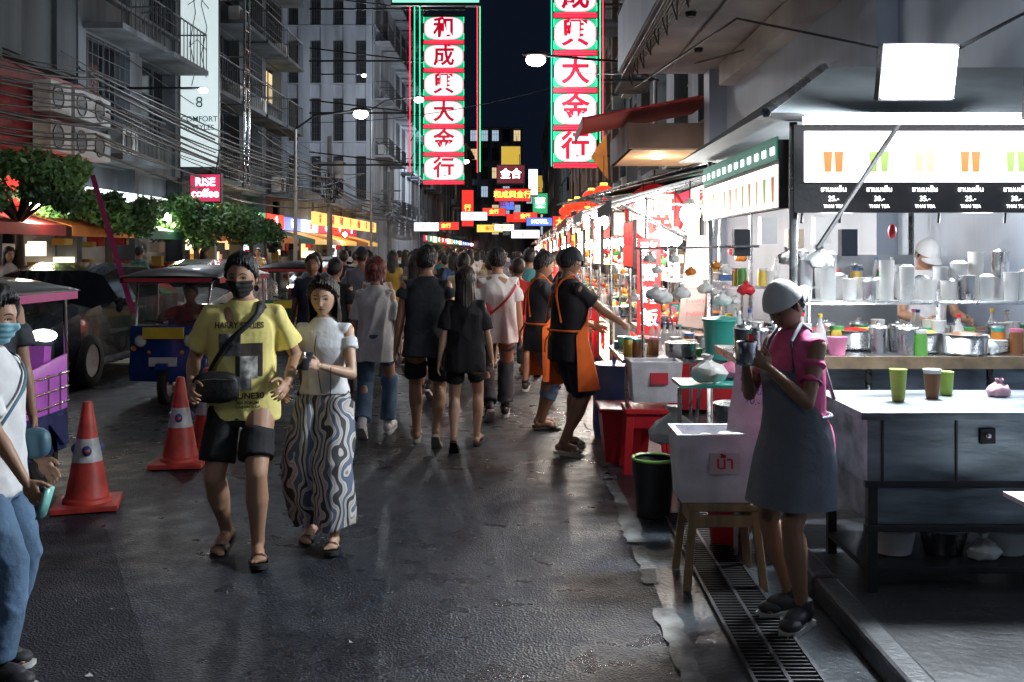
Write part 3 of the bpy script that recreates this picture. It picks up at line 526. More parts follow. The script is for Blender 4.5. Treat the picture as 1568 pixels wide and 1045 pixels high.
# ---------------- signs ----------------
NR=E('neon_red',(1,.02,.05),4);NG=E('neon_green',(.02,.9,.35),2.2);SW=E('sign_white_panel',(1,.88,.91),1.15);SP=E('sign_pink_edge',(1,.28,.42),1.1);SG=E('sign_green_panel',(.005,.42,.20),.9);SR=E('sign_red_panel',(.85,.01,.03),1.0);CR=E('sign_red_glyph',(.65,.0,.03),.45);BKF=M('sign_frame_dark',(.02,.02,.022),.5,.5)
def vsign(x,y,w,zb,cell,chars):
    b=MB();n=len(chars);h=cell*n;b.box((x,y+.16,zb+h/2),(w,.28,h+.1),BKF)
    for i,ch in enumerate(chars):
        zc=zb+h-cell*(i+.5);b.box((x,y+.01,zc),(w*.98,.02,cell*.82),SG)
        for sc2,dy,mt in((1.06,-.004,SP),(1,-.02,SW)):
            pts=[]
            for k in range(32):
                t=2*pi*k/32;px=math.copysign(abs(cos(t))**.7,cos(t))*w*.455*sc2;pz=math.copysign(abs(sin(t))**.65,sin(t))*cell*.385*sc2;pts.append((px,pz))
            b.loft([[(x+p,y+dy,zc+q) for p,q in pts],[(x+p,y+dy-.015,zc+q) for p,q in pts]],mt,False)
        TXT(b,ch,(x,y-.055,zc-.02*cell),cell*.76,CR,0,.026,.015)
        b.box((x,y-.02,zc-cell*.5),(w,.06,cell*.12),SR)
        for s in(-1,1):b.tube([(x-w*.47,y-.07,zc-cell*.5+s*.03),(x+w*.47,y-.07,zc-cell*.5+s*.03)],.011,NR,6)
        for t in(-.44,.44):b.tube([(x+t*w*1.12,y-.06,zc-cell*.40),(x+t*w*1.12,y-.06,zc-cell*.18)],.010,NG,6);b.tube([(x+t*w*1.12,y-.06,zc+cell*.18),(x+t*w*1.12,y-.06,zc+cell*.4)],.010,NG,6)
    return b
b=vsign(-3.0,38,1.55,4.3,1.07,'和成興大金行')
for xx,mt in((-4.12,NG),(-4.3,NR),(-3.92,NG),(-1.62,NG),(-1.72,NR)):b.tube([(xx,38,4.3+.3*abs(xx+3)),(xx,38,13)],.018,mt,6)
b.box((-3.3,38,11.3),(3.4,.3,.55),BKF);b.box((-3.3,37.83,11.35),(3.3,.03,.42),E('sign_mint',(.25,.8,.55),1.3));TXT(b,'HUA SENG HENG',(-3.3,37.8,11.35),.36,CR,0,.01)
for z in(5,7,9,11):b.tube([(-8.2,38.3,z),(-2.2,38.3,z)],.04,BKF,6);b.tube([(-8.2,38.3,z+.5),(-4,38.3,z)],.03,BKF,6)
for z in np.arange(4.5,12,.7):b.tube([(-4.3,38.25,z),(-3.9,38.25,z+.7)],.02,BKF,5)
b.make('vertical_neon_sign')
b=vsign(1.38,26,1.13,3.92,.98,'和成興大金行')
for z in(4.2,6.2,8.2):b.tube([(3.6,26.3,z),(.9,26.3,z)],.035,BKF,6)
for xx,mt in((2.03,NG),(2.1,NR),(.76,NG)):b.tube([(xx,26,3.9),(xx,26,10)],.012,mt,6)
b.make('vertical_neon_sign')
YG=E('sign_yellow_glyph',(1,.75,.1),3)
def lsign(x,y,z,w,h,mat,t,tm,s=None,d=.18,rz=0,bold=.01,name='shop_sign'):
    b=MB();b.T=Matrix.Translation((x,y,z))@Matrix.Rotation(rz,4,'Z');b.box((0,0,0),(w,d,h),BKF);b.box((0,-d/2-.004,0),(w*.95,.01,h*.9),mat)
    if t:TXT(b,t,(0,-d/2-.02,0),s or h*.62,tm,0,bold)
    b.tube([(w*.3,0,h/2),(w*.3,.3,h/2+.6)],.02,BKF,5);return b.make(name)
TW=E('sign_white_glyph',(1,1,1),5);RP_=E('sign_red_lit',(.9,.03,.02),1.4);PK=E('sign_magenta',(.6,.03,.10),.7);CW_=E('sign_cool_white',(.85,.95,1),2.0)
lsign(-.5,50,4.5,1.85,.66,RP_,'和成興金行',YG,.38);lsign(-.65,56,6.0,1.6,1.1,M('sign_dark_red',(.12,.01,.02),.5,e=.4,ec=(.3,.02,.04)),'金合',TW,.6);lsign(-.7,60,7.4,1.2,1.3,E('sign_amber',(.75,.5,.05),.6),'',TW)
lsign(2.1,30,2.9,1.0,.4,RP_,'燕窩',YG);lsign(2.6,34,2.6,1.4,.5,E('sign_yellow',(.9,.6,.1),1.4),'魚翅 燕窩',CR,.3);lsign(1.9,42,2.9,1.3,.55,RP_,'大酒樓',YG);lsign(1.0,58,3.4,1.6,.5,E('sign_blue_lit',(.1,.2,.8),1.2),'HOTEL',TW);lsign(.2,72,4.2,1.8,.6,RP_,'金行',YG);lsign(-3.2,66,4.0,1.8,.6,CW_,'酒店',CR);lsign(1.6,90,6,1.4,2,E('sign_green_lit',(.05,.5,.2),.8),'藥',TW,1)
for x,y,z,w,h,mt in((-2.4,84,5,2,.7,RP_),(.9,84,7.5,.8,2.4,CW_),(-5.5,100,6,1.2,4,RP_),(-3.6,110,4.2,3,.9,E('sign_yellow',(.9,.6,.1),1.4)),(-.4,115,5.5,3,1,RP_),(1.8,120,9,1.2,4,E('sign_amber',(.75,.5,.05),.6)),(-2,130,8,2,2,E('sign_blue_lit',(.1,.2,.8),1.2)),(.4,135,4,4,1.2,CW_),(-4.6,60,3.2,1.6,.5,RP_),(-5.2,54,3.0,1.4,.5,CW_),(-1.8,98,4,2,.7,E('sign_warm_white',(1,.85,.6),2.0))):lsign(x,y,z,w,h,mt,'行' if h>w else '金行',YG if mt==RP_ else CR,min(w,h)*.6)
lsign(-7.62,24,3.2,.75,.72,PK,'RISE\ncoffee',TW,.27,name='coffee_shop_sign')
b=MB();b.box((-8.42,26,6.2),(1.02,.10,4.7),BKF);b.box((-8.42,25.944,6.2),(.98,.01,4.64),E('banner_white_glow',(.72,.85,.86),.72));TI=M('banner_ink',(.10,.16,.17),.7)  # banner face brightened by its own emission, no lamp inside
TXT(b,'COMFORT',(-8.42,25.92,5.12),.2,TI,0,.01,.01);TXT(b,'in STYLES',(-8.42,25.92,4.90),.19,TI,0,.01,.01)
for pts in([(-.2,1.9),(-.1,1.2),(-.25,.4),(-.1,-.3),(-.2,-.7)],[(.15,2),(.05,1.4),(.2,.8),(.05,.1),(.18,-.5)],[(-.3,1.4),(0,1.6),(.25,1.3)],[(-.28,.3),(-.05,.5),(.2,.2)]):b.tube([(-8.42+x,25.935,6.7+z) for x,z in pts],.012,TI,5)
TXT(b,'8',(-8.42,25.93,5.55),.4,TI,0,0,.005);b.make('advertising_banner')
# ---------------- buildings ----------------
GD=M('window_glass_dark',(.012,.016,.022),.15,bump=0);WL=E('window_lit_warm',(1,.75,.4),.8);WL2=E('window_lit_cool',(.6,.8,1),.6);GRL=M('window_grille',(.10,.11,.12),.6,.4);ACM=M('ac_unit',(.42,.43,.42),.6);ACF=M('ac_fan',(.05,.05,.05),.6)
def ac(b,x,y,z):
    b.box((x,y,z),(.8,.32,.55),ACM);T=b.T;b.T=T@Matrix.Translation((x-.12,y-.165,z))@Matrix.Rotation(pi/2,4,'X');b.lathe([(.22,0),(.22,.012),(.19,.012),(.19,.004)],(0,0,0),ACF,16);b.T=T
SGN=[RP_,E('sign_yellow',(.9,.6,.1),1.4),CW_,E('sign_warm_white',(1,.85,.6),2.0),PK,E('sign_green_lit',(.05,.5,.2),.8),E('sign_blue_lit',(.1,.2,.8),1.2)]
GLY=['金','大酒樓','海鮮','行','餐廳','茶','藥','魚翅','OPEN','泰','福']
def bldg(b,org,rot,L,H,Dp,st,bays,wall,g=3.4,ww=.62,sill=.9,bal=0,gr=0,acp=0,lit=.05,shop=True,trim=None,awn=None,mull=3):
    b.T=Matrix.Translation(org)@Matrix.Rotation(rot,4,'Z');h=(H-g)/st;bw=L/bays;trim=trim or wall
    b.box((L/2,Dp/2+.35,H/2),(L,Dp,H),wall);b.box((L/2,.33,(H+g)/2),(L-.02,.03,H-g-.1),GD)
    pw=bw*(1-ww)
    for i in range(bays+1):
        x=i*bw;w=pw if 0<i<bays else pw*.5;x=min(max(x,w/2),L-w/2);b.box((x,.15,(H+g)/2),(w,.36,H-g),wall)
    for k in range(st):
        z=g+k*h;b.box((L/2,.19,z+sill/2-.06),(L,.28,sill),wall);b.box((L/2,.12,z+sill-.02),(L,.44,.07),trim)
        for i in range(bays):
            x0=i*bw+pw/2;x1=(i+1)*bw-pw/2;cx=(x0+x1)/2;zc=z+sill+(h-sill)/2-.02;hh=h-sill
            for q in range(1,mull):b.box((x0+(x1-x0)*q/mull,.29,zc),(.04,.05,hh),GRL)
            b.box((cx,.285,zc+hh*.1),(x1-x0,.05,.04),GRL)
            if random.random()<lit:b.box((cx,.305,zc),((x1-x0)*.96,.01,hh*.8),random.choice([WL,WL2]))
            if random.random()<gr:
                for q in range(9):b.tube([(x0+(x1-x0)*q/8,-.03,z+sill),(x0+(x1-x0)*q/8,-.03,z+h-.1)],.012,GRL,4)
                for q in range(6):b.tube([(x0,-.03,z+sill+hh*q/5.5),(x1,-.03,z+sill+hh*q/5.5)],.012,GRL,4)
            if random.random()<bal:
                b.box((cx,-.42,z+.02),(x1-x0+.3,.84,.12),trim)
                b.tube([(x0-.1,-.8,z+1),(x1+.1,-.8,z+1)],.025,GRL,5)
                for q in range(11):xx=x0-.1+(x1-x0+.2)*q/10;b.tube([(xx,-.8,z+.08),(xx,-.8,z+1)],.012,GRL,4)
                for s in(x0-.1,x1+.1):b.tube([(s,-.8,z+1),(s,0,z+1)],.02,GRL,4)
            if random.random()<acp:ac(b,cx+random.uniform(-.3,.3),-.25,z+.45)
    b.box((L/2,.05,H+.1),(L+.2,.9,.35),trim)
    if shop:
        for i in range(bays):
            x0=i*bw+.12;x1=(i+1)*bw-.12;cx=(x0+x1)/2;b.box((i*bw+.01,.16,g/2),(.24,.42,g),wall)
            m=random.choice(SGN);w=x1-x0
            b.box((cx,-.02,2.75),(w,.16,.5),m)
            TXT(b,random.choice(GLY),(cx,-.13,2.75),.36,TW if m not in(SGN[2],SGN[3],SGN[1]) else CR,0,.01)
            b.box((cx,.345,1.3),(w,.012,2.2),random.choice([E('shop_interior_glow_warm',(1,.62,.3),1.3),E('shop_interior_glow_white',(.9,.92,1),1.3),M('shutter',(.2,.21,.22),.5,.5)]))  # flat glowing panel stands in for the lit shop interior
            for q in range(12):
                b.box((x0+random.uniform(.1,w-.1),.1,.3+random.uniform(0,1.7)),(random.uniform(.1,.4),.25,random.uniform(.1,.4)),random.choice([RED,CRM,NAV,CHA,cl('mustard',(.5,.33,.06)),SGN[3],BLK]))
            if awn:
                am=random.choice(awn);zz=2.45;b.loft([[(x0,-.02,zz),(x1,-.02,zz),(x1,-1.25,zz-.35),(x0,-1.25,zz-.35)],[(x0,-.02,zz+.02),(x1,-.02,zz+.02),(x1,-1.25,zz-.33),(x0,-1.25,zz-.33)]],am,False)
                b.box((cx,-1.255,zz-.43),(w,.012,.16),am)
    b.T=None
DK=M('old_concrete_dark',(.06,.075,.085),.85,var=.65,vs=1.2,bump=.4,streak=True);DK2=M('old_concrete_grey',(.11,.128,.145),.85,var=.6,vs=1.5,bump=.4,streak=True);PALE=M('pale_render_wall',(.36,.40,.47),.8,var=.35,vs=1.5,bump=.3,streak=True);BRW=M('brown_render_wall',(.16,.11,.085),.85,var=.4,vs=1.5,bump=.3,streak=True);REDW=M('red_wall',(.20,.02,.025),.7,var=.4,bump=.2)
AW=[M('awning_green',(.03,.16,.11),.7),M('awning_red',(.35,.03,.03),.7),M('awning_orange',(.6,.2,.03),.7),M('awning_white',(.5,.52,.52),.7)]
R9=pi/2
b=MB();bldg(b,(-9,11,0),R9,9,15,8,3,3,DK,g=5.2,ww=.45,sill=1.9,acp=0,awn=AW,lit=0)
b.box((-8.86,15.6,4.2),(.2,8.4,1.5),REDW)
for y in(18.0,18.95,19.75):
    for z in(3.75,4.45):
        b.T=Matrix.Translation((-8.5,y,z))@Matrix.Rotation(R9,4,'Z');ac(b,0,0,0);b.T=None
for k in range(30):b.box((-8.7,13.4+k*.1,5.0),(.03,.06,2.2),M('corrugated_sheet',(.25,.27,.29),.5,.5))
b.make('concrete_building')
b=MB();bldg(b,(-9,20.1,0),R9,6,17,8,5,2,DK2,g=3.6,ww=.75,bal=.9,gr=.8,acp=.3,awn=AW);b.make('apartment_building')
b=MB();bldg(b,(-9,26.3,0),R9,11,18,8,6,4,DK,g=3.6,ww=.8,bal=.8,gr=.3,acp=.4,awn=AW,lit=.04)
for y in(28.3,28.75):b.tube([(-7.9,y,3.4),(-7.9,y,16)],.035,CHR,6)
for z in np.arange(3.6,16,.55):b.tube([(-7.9,28.3,z),(-7.9,28.75,z)],.025,CHR,5)
for z in np.arange(4,16,1.6):b.tube([(-7.9,28.3,z),(-8.9,28.3,z)],.025,CHR,5)
b.make('apartment_building')
b=MB();bldg(b,(-13.3,55,0),0,5.0,23,24.6,6,4,PALE,g=3.8,ww=.45,sill=.75,shop=False,trim=PALE,gr=1,mull=4,lit=0)
bldg(b,(-8.28,55.4,0),R9,24,23,4,6,8,PALE,g=3.8,ww=.6,bal=.85,gr=.5,acp=.6,shop=False,lit=.08);b.make('white_apartment_block')
b=MB();bldg(b,(-9.2,37.6,0),R9,17,3.9,7,1,5,DK2,g=3.0,ww=.6,shop=True,awn=[E('canopy_yellow_lit',(.85,.5,.1),.6),AW[2]])
b.box((-8,46,2.95),(.12,16,.5),E('canopy_yellow_sign',(.95,.6,.15),1.3))
for i in range(7):TXT(b,GLY[i],(-7.92,39+i*2.3,2.95),.4,CR,R9,.01)
b.make('market_shop_row')
b=MB();bldg(b,(-8,79.6,0),R9,50,20,8,5,12,DK2,awn=AW,bal=.3,lit=.15,acp=.4);b.make('shophouse_row')
b=MB();bldg(b,(-8.3,131,0),R9,45,17,8,5,10,BRW,awn=AW,lit=.2);b.make('shophouse_row')
b=MB();bldg(b,(-9,165,0),0,9,22,8,6,5,DK2,lit=.3,shop=False);bldg(b,(0.2,168,0),0,12,14,8,4,5,BRW,lit=.4,shop=False);b.make('office_building')
b=MB();bldg(b,(3.7,38,0),-R9,19.9,13,8,3,6,DK2,awn=AW,bal=.5,acp=.5,lit=.2);b.make('shophouse')
b=MB();bldg(b,(3.5,74,0),-R9,35.6,16,8,4,9,BRW,awn=AW,bal=.4,acp=.4,lit=.2);b.make('shophouse_row')
b=MB();bldg(b,(3.3,160,0),-R9,85,18,8,5,18,DK2,awn=AW,lit=.2);b.make('shophouse_row')
WB=M('blue_grey_painted_wall',(.28,.33,.41),.7,var=.2,vs=1.2,bump=.15,streak=True);SOF=M('soffit_concrete',(.34,.33,.33),.85,var=.4,vs=1.1,bump=.3)
b=MB();b.box((4.3,6,5),(1.6,24,10),WB);b.box((2.6,7.5,5.05),(1.8,20,.5),SOF);b.box((1.74,7.5,5.32),(.12,20,.98),WB)
b.box((3.35,17.3,2.5),(.30,.5,4.6),WB);b.box((3.4,9.5,2.5),(.2,.45,4.6),WB);b.box((3.38,7,4.6),(.24,19,.35),SOF)
for i in range(7):b.tube([(1.72+.03*i,-1,4.7-.03*i),(1.70+.04*i,5,4.62-.05*i),(1.72+.03*i,11,4.7-.03*i),(1.75+.02*i,17.4,4.74)],.016,BKF,5)
for i in range(14):y=6+i*.8;b.tube([(1.8,y,4.72),(1.82,y+.12,4.5-.15*random.random()),(1.78,y+.25,4.62),(1.8,y+.4,4.75)],.010,BKF,4)
for x,y in((2.2,13),(2.7,15.3),(2.5,10.6)):b.lathe([(.08,0),(.06,-.06)],(x,y,4.8),BKF,12)
b.tube([(2.6,2,4.77),(2.5,17,4.77)],.02,SOF,6);b.make('concrete_building')
b=MB();WS=M('warm_soffit',(.5,.4,.28),.7);b.box((2.75,19.6,3.55),(1.7,3.4,.1),WS);b.box((1.92,19.6,3.75),(.08,3.4,.5),DK2);b.box((2.75,17.85,3.75),(1.7,.08,.45),BRW)
b.loft([[(1.1,17.8,4.05),(3.5,17.8,4.5),(3.5,20.5,4.5),(1.1,20.5,4.05)],[(1.1,17.8,4.08),(3.5,17.8,4.53),(3.5,20.5,4.53),(1.1,20.5,4.08)]],AW[1],False);b.box((1.08,19.1,3.98),(.02,2.8,.2),AW[1]);b.lathe([(.05,0),(.09,-.03)],(2.6,19.3,3.5),E('downlight',(1,.8,.5),8),12);b.make('shop_canopy')
PL((2.6,19.2,3.2),50,(1,.75,.5),.08)
b=MB();b.poly([(2.15,25.5,4.7),(1.75,25.5,4.1),(2.2,25.5,3.5)],AW[2]);b.poly([(-5.3,12.2,2.6),(-5.24,12.2,2.62),(-4.5,11.6,.95),(-4.57,11.6,.95)],M('pennant_pink',(.6,.05,.2),.7));b.make('pennant')
# ---------------- wires, poles, lamps ----------------
b=MB();CB=M('cable_black',(.01,.01,.011),.6)
def cat(a,c,sag,r=.014,n=10):
    a=Vector(a);c=Vector(c);b.tube([a.lerp(c,i/n)-Vector((0,0,sag*4*(i/n)*(1-i/n))) for i in range(n+1)],r,CB,5)
for i in range(16):
    dx=random.uniform(-.3,.3);z=3.3+i*.10
    for y0,y1 in((8,18),(18,40),(40,58),(58,80)):cat((-7.75+dx,y0,z+.2),(-7.75+dx,y1,z+.2),.15+.35*random.random(),random.choice([.012,.018,.026]))
for i in range(5):cat((-8.8,16+i*3,5+i*.5),(-7.7,40,4.6+i*.2),.4,.012)
cat((-8.3,38,6.6),(3.5,30,7.4),.5,.014);cat((-8.7,26,3.2),(-5,32,4.2),.3,.012);cat((1.3,24,6),(3.4,14,4.6),.2,.014);cat((-8,30,5.3),(-8,50,5.6),.5,.03)
b.make('overhead_cables')
PO=M('concrete_pole',(.2,.2,.2),.8)
for y in(40,58):
    b=MB();b.cyl((-7.75,y,.1),(-7.75,y,6.3),.13,PO,.09);b.box((-7.75,y,5.2),(1.3,.1,.1),PO);b.box((-7.75,y,4.6),(1.0,.1,.1),PO)
    if y==40:
        b.cyl((-7.4,y,4.6),(-7.4,y,5.3),.2,ACM)
        for t in range(14):b.tube([(-7.75,y-.1,4.2),(-7.75+.55*sin(t),y-.15,4.3+.5*cos(t)),(-7.75+.2*sin(t*2),y,3.6)],.02,CB,5)
    b.make('utility_pole')
LM=E('street_lamp_glow',(1,.93,.78),30)
def slamp(x,y,z,px,w):
    b=MB();b.cyl((px,y,.1),(px,y,z-.5),.07,PO,.05);b.tube([(px,y,z-.5),(px+(x-px)*.3,y,z-.05),(x,y,z+.12)],.035,BKF,6);b.sph((x,y,z+.13),(.34,.16,.07),BKF);b.sph((x,y,z-.01),(.24,.17,.15),LM);b.make('street_lamp');PL((x,y,z-.3),w,(.88,.94,1),.12)
slamp(-5.2,32,6.1,-7.3,400);slamp(.32,24,6.3,3.2,300);slamp(-5.2,14,8.4,-8.75,200);slamp(-3.2,-3.5,7.5,-7.3,165);slamp(-4,70,8,-7.3,1200);slamp(-5,48,9,-7.3,1100)  # first two lamps are real; the rest are added to light the street
# ---------------- trees ----------------
LF=[M('leaf_dark',(.03,.085,.025),.5,var=.4,vs=3,bump=0),M('leaf_mid',(.06,.15,.04),.5,var=.4,vs=3,bump=0),M('leaf_light',(.11,.22,.06),.5,var=.4,vs=3,bump=0)];BK=M('bark',(.08,.06,.045),.9,var=.3,bump=.5)
def tree(x,y,h,rx,rz,n,seed):
    r=random.Random(seed);b=MB();zc=h-rz;b.tube([(0,0,.1),(.04,.03,.8),(0,0,zc-rz*.6)],[.10,.08,.06],BK,8);cl_=[]
    for i in range(20):
        t=r.uniform(0,2*pi);q=math.sqrt(r.random());p=Vector((rx*.8*q*cos(t),rx*.8*q*sin(t),zc+rz*.65*r.uniform(-1,1)*math.sqrt(1-q*q*.8)));cl_.append((p,r.uniform(.22,.42)*rx*.8,r.choice([0,0,1,1,2])))
        b.tube([(0,0,zc-rz*.7),tuple(Vector((0,0,zc-rz*.4)).lerp(p,.5)),tuple(p)],[.04,.025,.01],BK,5)
    for i in range(n):
        c,rad,m=r.choice(cl_);d=Vector((r.gauss(0,1),r.gauss(0,1),r.gauss(0,1))).normalized()*rad*r.uniform(.45,1.12);d.z*=.7;p=c+d;s=r.uniform(.03,.055);u=Vector((r.gauss(0,1),r.gauss(0,1),r.gauss(0,1))).normalized();v=u.orthogonal().normalized()
        b.add([p-u*s*1.5,p+v*s*.7,p+u*s*1.5,p-v*s*.7],[(0,1,2,3)],LF[min(2,max(0,m+r.choice([-1,0,0,1])))])
    b.make('street_tree',0,(x,y,.1))
tree(-7.55,23,3.05,1.5,.72,9000,1);tree(-7.9,15.6,3.3,1.15,.75,7000,2);tree(-7.75,18.6,2.9,.95,.6,5000,3);tree(-7.5,27.5,2.6,1.0,.5,3000,4)
# ---------------- food stalls ----------------
BULB=E('bulb_glow',(1,.95,.85),60);FLD=E('floodlight_glow',(.93,.97,1),120);MEN=E('menu_lightbox',(1,.99,.97),4.5);PLW=M('plastic_white',(.7,.7,.68),.4,bump=.03);PLC=M('plastic_clear',(.75,.78,.78),.15,alpha=.4,bump=0,var=0);PLG=M('cup_frosted',(.55,.57,.58),.3,bump=.03)
FD=[M('food_orange',(.6,.2,.03),.4),M('food_brown',(.2,.08,.03),.4),M('food_green',(.08,.25,.04),.5),M('food_yellow',(.7,.5,.08),.4),M('sauce_red',(.5,.02,.01),.3)]
PC=[M('plastic_red',(.55,.02,.03),.35),M('plastic_teal',(.05,.4,.33),.35),M('plastic_blue',(.03,.12,.4),.35),M('plastic_pink',(.7,.2,.35),.35),PLW,M('plastic_green',(.08,.35,.1),.35),M('plastic_yellow',(.75,.5,.05),.35)]
def item(b,x,y,z,kinds='cpjbosu'):
    k=random.choice(kinds);m=random.choice(PC)
    if k=='c':
        h=random.uniform(.1,.2);b.lathe([(.03,0),(.04,h*.9),(.043,h)],(x,y,z),PLG if random.random()<.6 else PLW,14)
    elif k=='p':b.lathe([(.09,0),(.12,.02),(.125,.12),(.13,.125)],(x,y,z),STEEL,18);b.sph((x,y,z+.11),(.11,.11,.03),random.choice(FD))
    elif k=='j':b.lathe([(.04,0),(.04,.11),(.034,.13)],(x,y,z),random.choice(FD),14);b.lathe([(.036,.13),(.036,.15)],(x,y,z),m,14)
    elif k=='b':b.lathe([(.03,0),(.033,.02),(.033,.14),(.012,.19),(.012,.22)],(x,y,z),PLC,12);b.lathe([(.014,.22),(.014,.24)],(x,y,z),m,10)
    elif k=='o':b.box((x,y,z+.03),(.12,.10,.06),m)
    elif k=='s':
        for q in range(5):b.lathe([(.02,0),(.06,.025),(.062,.03)],(x,y,z+q*.013),PLW,14)
    elif k=='t':b.lathe([(.05,0),(.055,.14),(.058,.15)],(x,y,z),STEEL,16);b.lathe([(.058,.15),(.05,.165),(.012,.17),(.012,.19)],(x,y,z),STEEL,16)
    else:b.lathe([(.045,0),(.058,.10),(.062,.105)],(x,y,z),m,16)
def bag(b,x,y,z,s,m):
    r=random.Random(int(x*100));pts=[(.5,0),(.85,.15),(1,.5),(.85,.85),(.45,1.05),(.15,1.25),(.35,1.5)];b.loft([[(x+s*p*cos(t)*(1+.16*r.uniform(-1,1)),y+s*p*.8*sin(t)*(1+.16*r.uniform(-1,1)),z+s*h+r.uniform(-.01,.01)) for t in [2*pi*k/16 for k in range(16)]] for p,h in pts],m)
BAGW=M('plastic_bag_white',(.68,.70,.69),.35,var=0,bump=.8,bs=14)
b=MB();x0,x1,y0,y1=1.62,3.36,5.95,8.6
CT=M('counter_wood_edge',(.22,.16,.10),.5,var=.4,vs=9)
b.box((2.3,6.1,1.045),(2.1,.75,.05),STEEL);b.box((2.3,5.715,1.04),(2.12,.02,.07),CT);b.box((2.35,6.15,.62),(1.95,.6,.78),STEELD)
for x in(1.3,2.0,2.7,3.3):b.tube([(x,5.75,.1),(x,5.75,1.0)],.02,STEEL,8)
b.box((2.55,6.25,1.37),(1.65,.35,.012),PLC);b.tube([(1.7,5.98,1.37),(3.35,5.98,1.37)],.012,STEEL,6)
for x in(1.72,2.5,3.34):b.tube([(x,5.98,1.07),(x,5.98,1.45)],.012,STEEL,6)
for i in range(75):item(b,1.32+random.uniform(0,1.95),5.80+random.uniform(0,.6),1.07,'cpjbjsttpcjcbu')
for i in range(24):
    xx=1.76+(i%13)*.125+random.uniform(-.02,.02);hh=random.uniform(.10,.30);rr_=random.uniform(.038,.05);yy=6.15+.14*(i//13)
    b.lathe([(rr_,0),(rr_*1.15,hh),(rr_*1.2,hh+.006)],(xx,yy,1.378),[PLG,PLC,PLW,STEEL,PLC][i%5],16)
    if i%2:b.lathe([(rr_*1.18,hh),(rr_*.6,hh+.02)],(xx,yy,1.378),[PLW,STEEL][i%4//2],14)
for xx,yy in((x0,y0),(x1,y0),(x0,y1),(x1,y1)):b.tube([(xx,yy,.1),(xx,yy,2.45)],.025,STEEL,8)
b.box(((x0+x1)/2,y0,2.17),(x1-x0+.02,.1,.52),BKF);b.box(((x0+x1)/2+.01,y0-.055,2.24),(x1-x0-.08,.012,.30),MEN)
for i in range(6):
    xx=x0+.22+i*.27;fm=[E('menu_photo_orange',(.95,.62,.38),1.2),E('menu_photo_cream',(.95,.85,.65),1.5),E('menu_photo_pink',(.9,.65,.6),1.2)][i%3]
    b.box((xx,y0-.064,2.235),(.17,.006,.22),fm);cm=[E('menu_cup_tea',(.5,.2,.06),.6),E('menu_cup_green',(.3,.42,.12),.6),E('menu_cup_milk',(.6,.42,.28),.8)][i%3]
    for q in(-.035,.03):
        b.poly([(xx+q-.018,y0-.069,2.15),(xx+q+.018,y0-.069,2.15),(xx+q+.026,y0-.069,2.27),(xx+q-.026,y0-.069,2.27)],cm);b.poly([(xx+q-.026,y0-.070,2.27),(xx+q+.026,y0-.070,2.27),(xx+q+.014,y0-.070,2.31),(xx+q-.014,y0-.070,2.31)],CW_)
    TXT(b,'ชานมเย็น',(xx,y0-.066,2.045),.042,TW,0,.0,.004);TXT(b,['25.-','30.-','35.-'][i%3],(xx,y0-.066,1.99),.042,TW,0,.0,.004);TXT(b,'THAI TEA',(xx,y0-.066,1.945),.028,TW,0,.0,.004)
b.box((x0-.03,7.3,2.15),(.06,2.5,.42),BKF);b.box((x0-.065,7.3,2.08),(.012,2.46,.26),E('menu_side_panel',(1,.95,.88),1.6));b.box((x0-.065,7.3,2.31),(.014,2.46,.14),E('header_green',(.02,.22,.15),.4))
for i in range(12):
    yy=6.15+i*.21;cm=[E('menu_cup_tea',(.5,.2,.06),.6),E('menu_cup_green',(.3,.42,.12),.6),E('menu_cup_milk',(.6,.42,.28),.8)][i%3]
    b.poly([(x0-.074,yy-.03,1.98),(x0-.074,yy+.03,1.98),(x0-.074,yy+.042,2.14),(x0-.074,yy-.042,2.14)],cm)
    TXT(b,'นม',(x0-.078,yy,2.30),.09,TW,-R9,0,.004)
RF=M('canvas_grey',(.16,.18,.19),.8);rz=2.46
b.loft([[(x0-.25,5.6,rz),(x1+.3,5.6,rz),(x1+.3,y1+.2,rz),(x0-.25,y1+.2,rz)],[(x0+.35,6.5,rz+.42),(x1,6.5,rz+.42),(x1,7.9,rz+.42),(x0+.35,7.9,rz+.42)]],RF,False)
b.tube([(x0-.25,5.6,rz),(x0+.35,6.5,rz+.42)],.03,STEEL,6)
b.box(((x0+x1)/2+.05,5.62,2.42),(1.9,.05,.04),E('fluorescent_tube',(.95,.98,1),18))
b.tube([(1.75,5.9,1.7),(2.15,5.65,2.42)],.014,BKF,6)
for x in(1.72,1.95,2.55,2.95,3.2):b.tube([(x,6,2.4),(x-.02,6.02,2.0),(x-.03,6.03,1.85)],.008,BKF,5)
b.sph((2.24,6.03,1.80),(.025,.025,.045),PC[0])
bag(b,1.82,6.1,1.58,.09,BAGW);bag(b,1.68,6.3,1.6,.07,PC[4]);bag(b,2.75,5.9,1.07,.07,BAGW);bag(b,3.2,5.95,1.55,.12,BAGW);bag(b,3.3,6.0,1.75,.08,PC[2]);bag(b,3.2,5.9,1.07,.08,BAGW)
b.box((2.9,8.55,1.2),(.9,.04,.9),M('stall_back_panel',(.35,.38,.42),.6))
b.box((2.5,8.3,1.38),(1.6,.3,.02),STEEL)
for i in range(22):item(b,1.75+random.uniform(0,1.5),8.2+random.uniform(0,.2),1.39,'cjbjts')
for i in range(5):b.box((1.8+i*.22,8.2,1.75+.1*(i%2)),(.13,.10,.22),[CHA,PLG,CRM,PLG,NAV][i])
b.make('drinks_stall',.003)
for xx in(2.0,2.9):PL((xx,6.35,1.92),45,(.97,.98,1),.1)
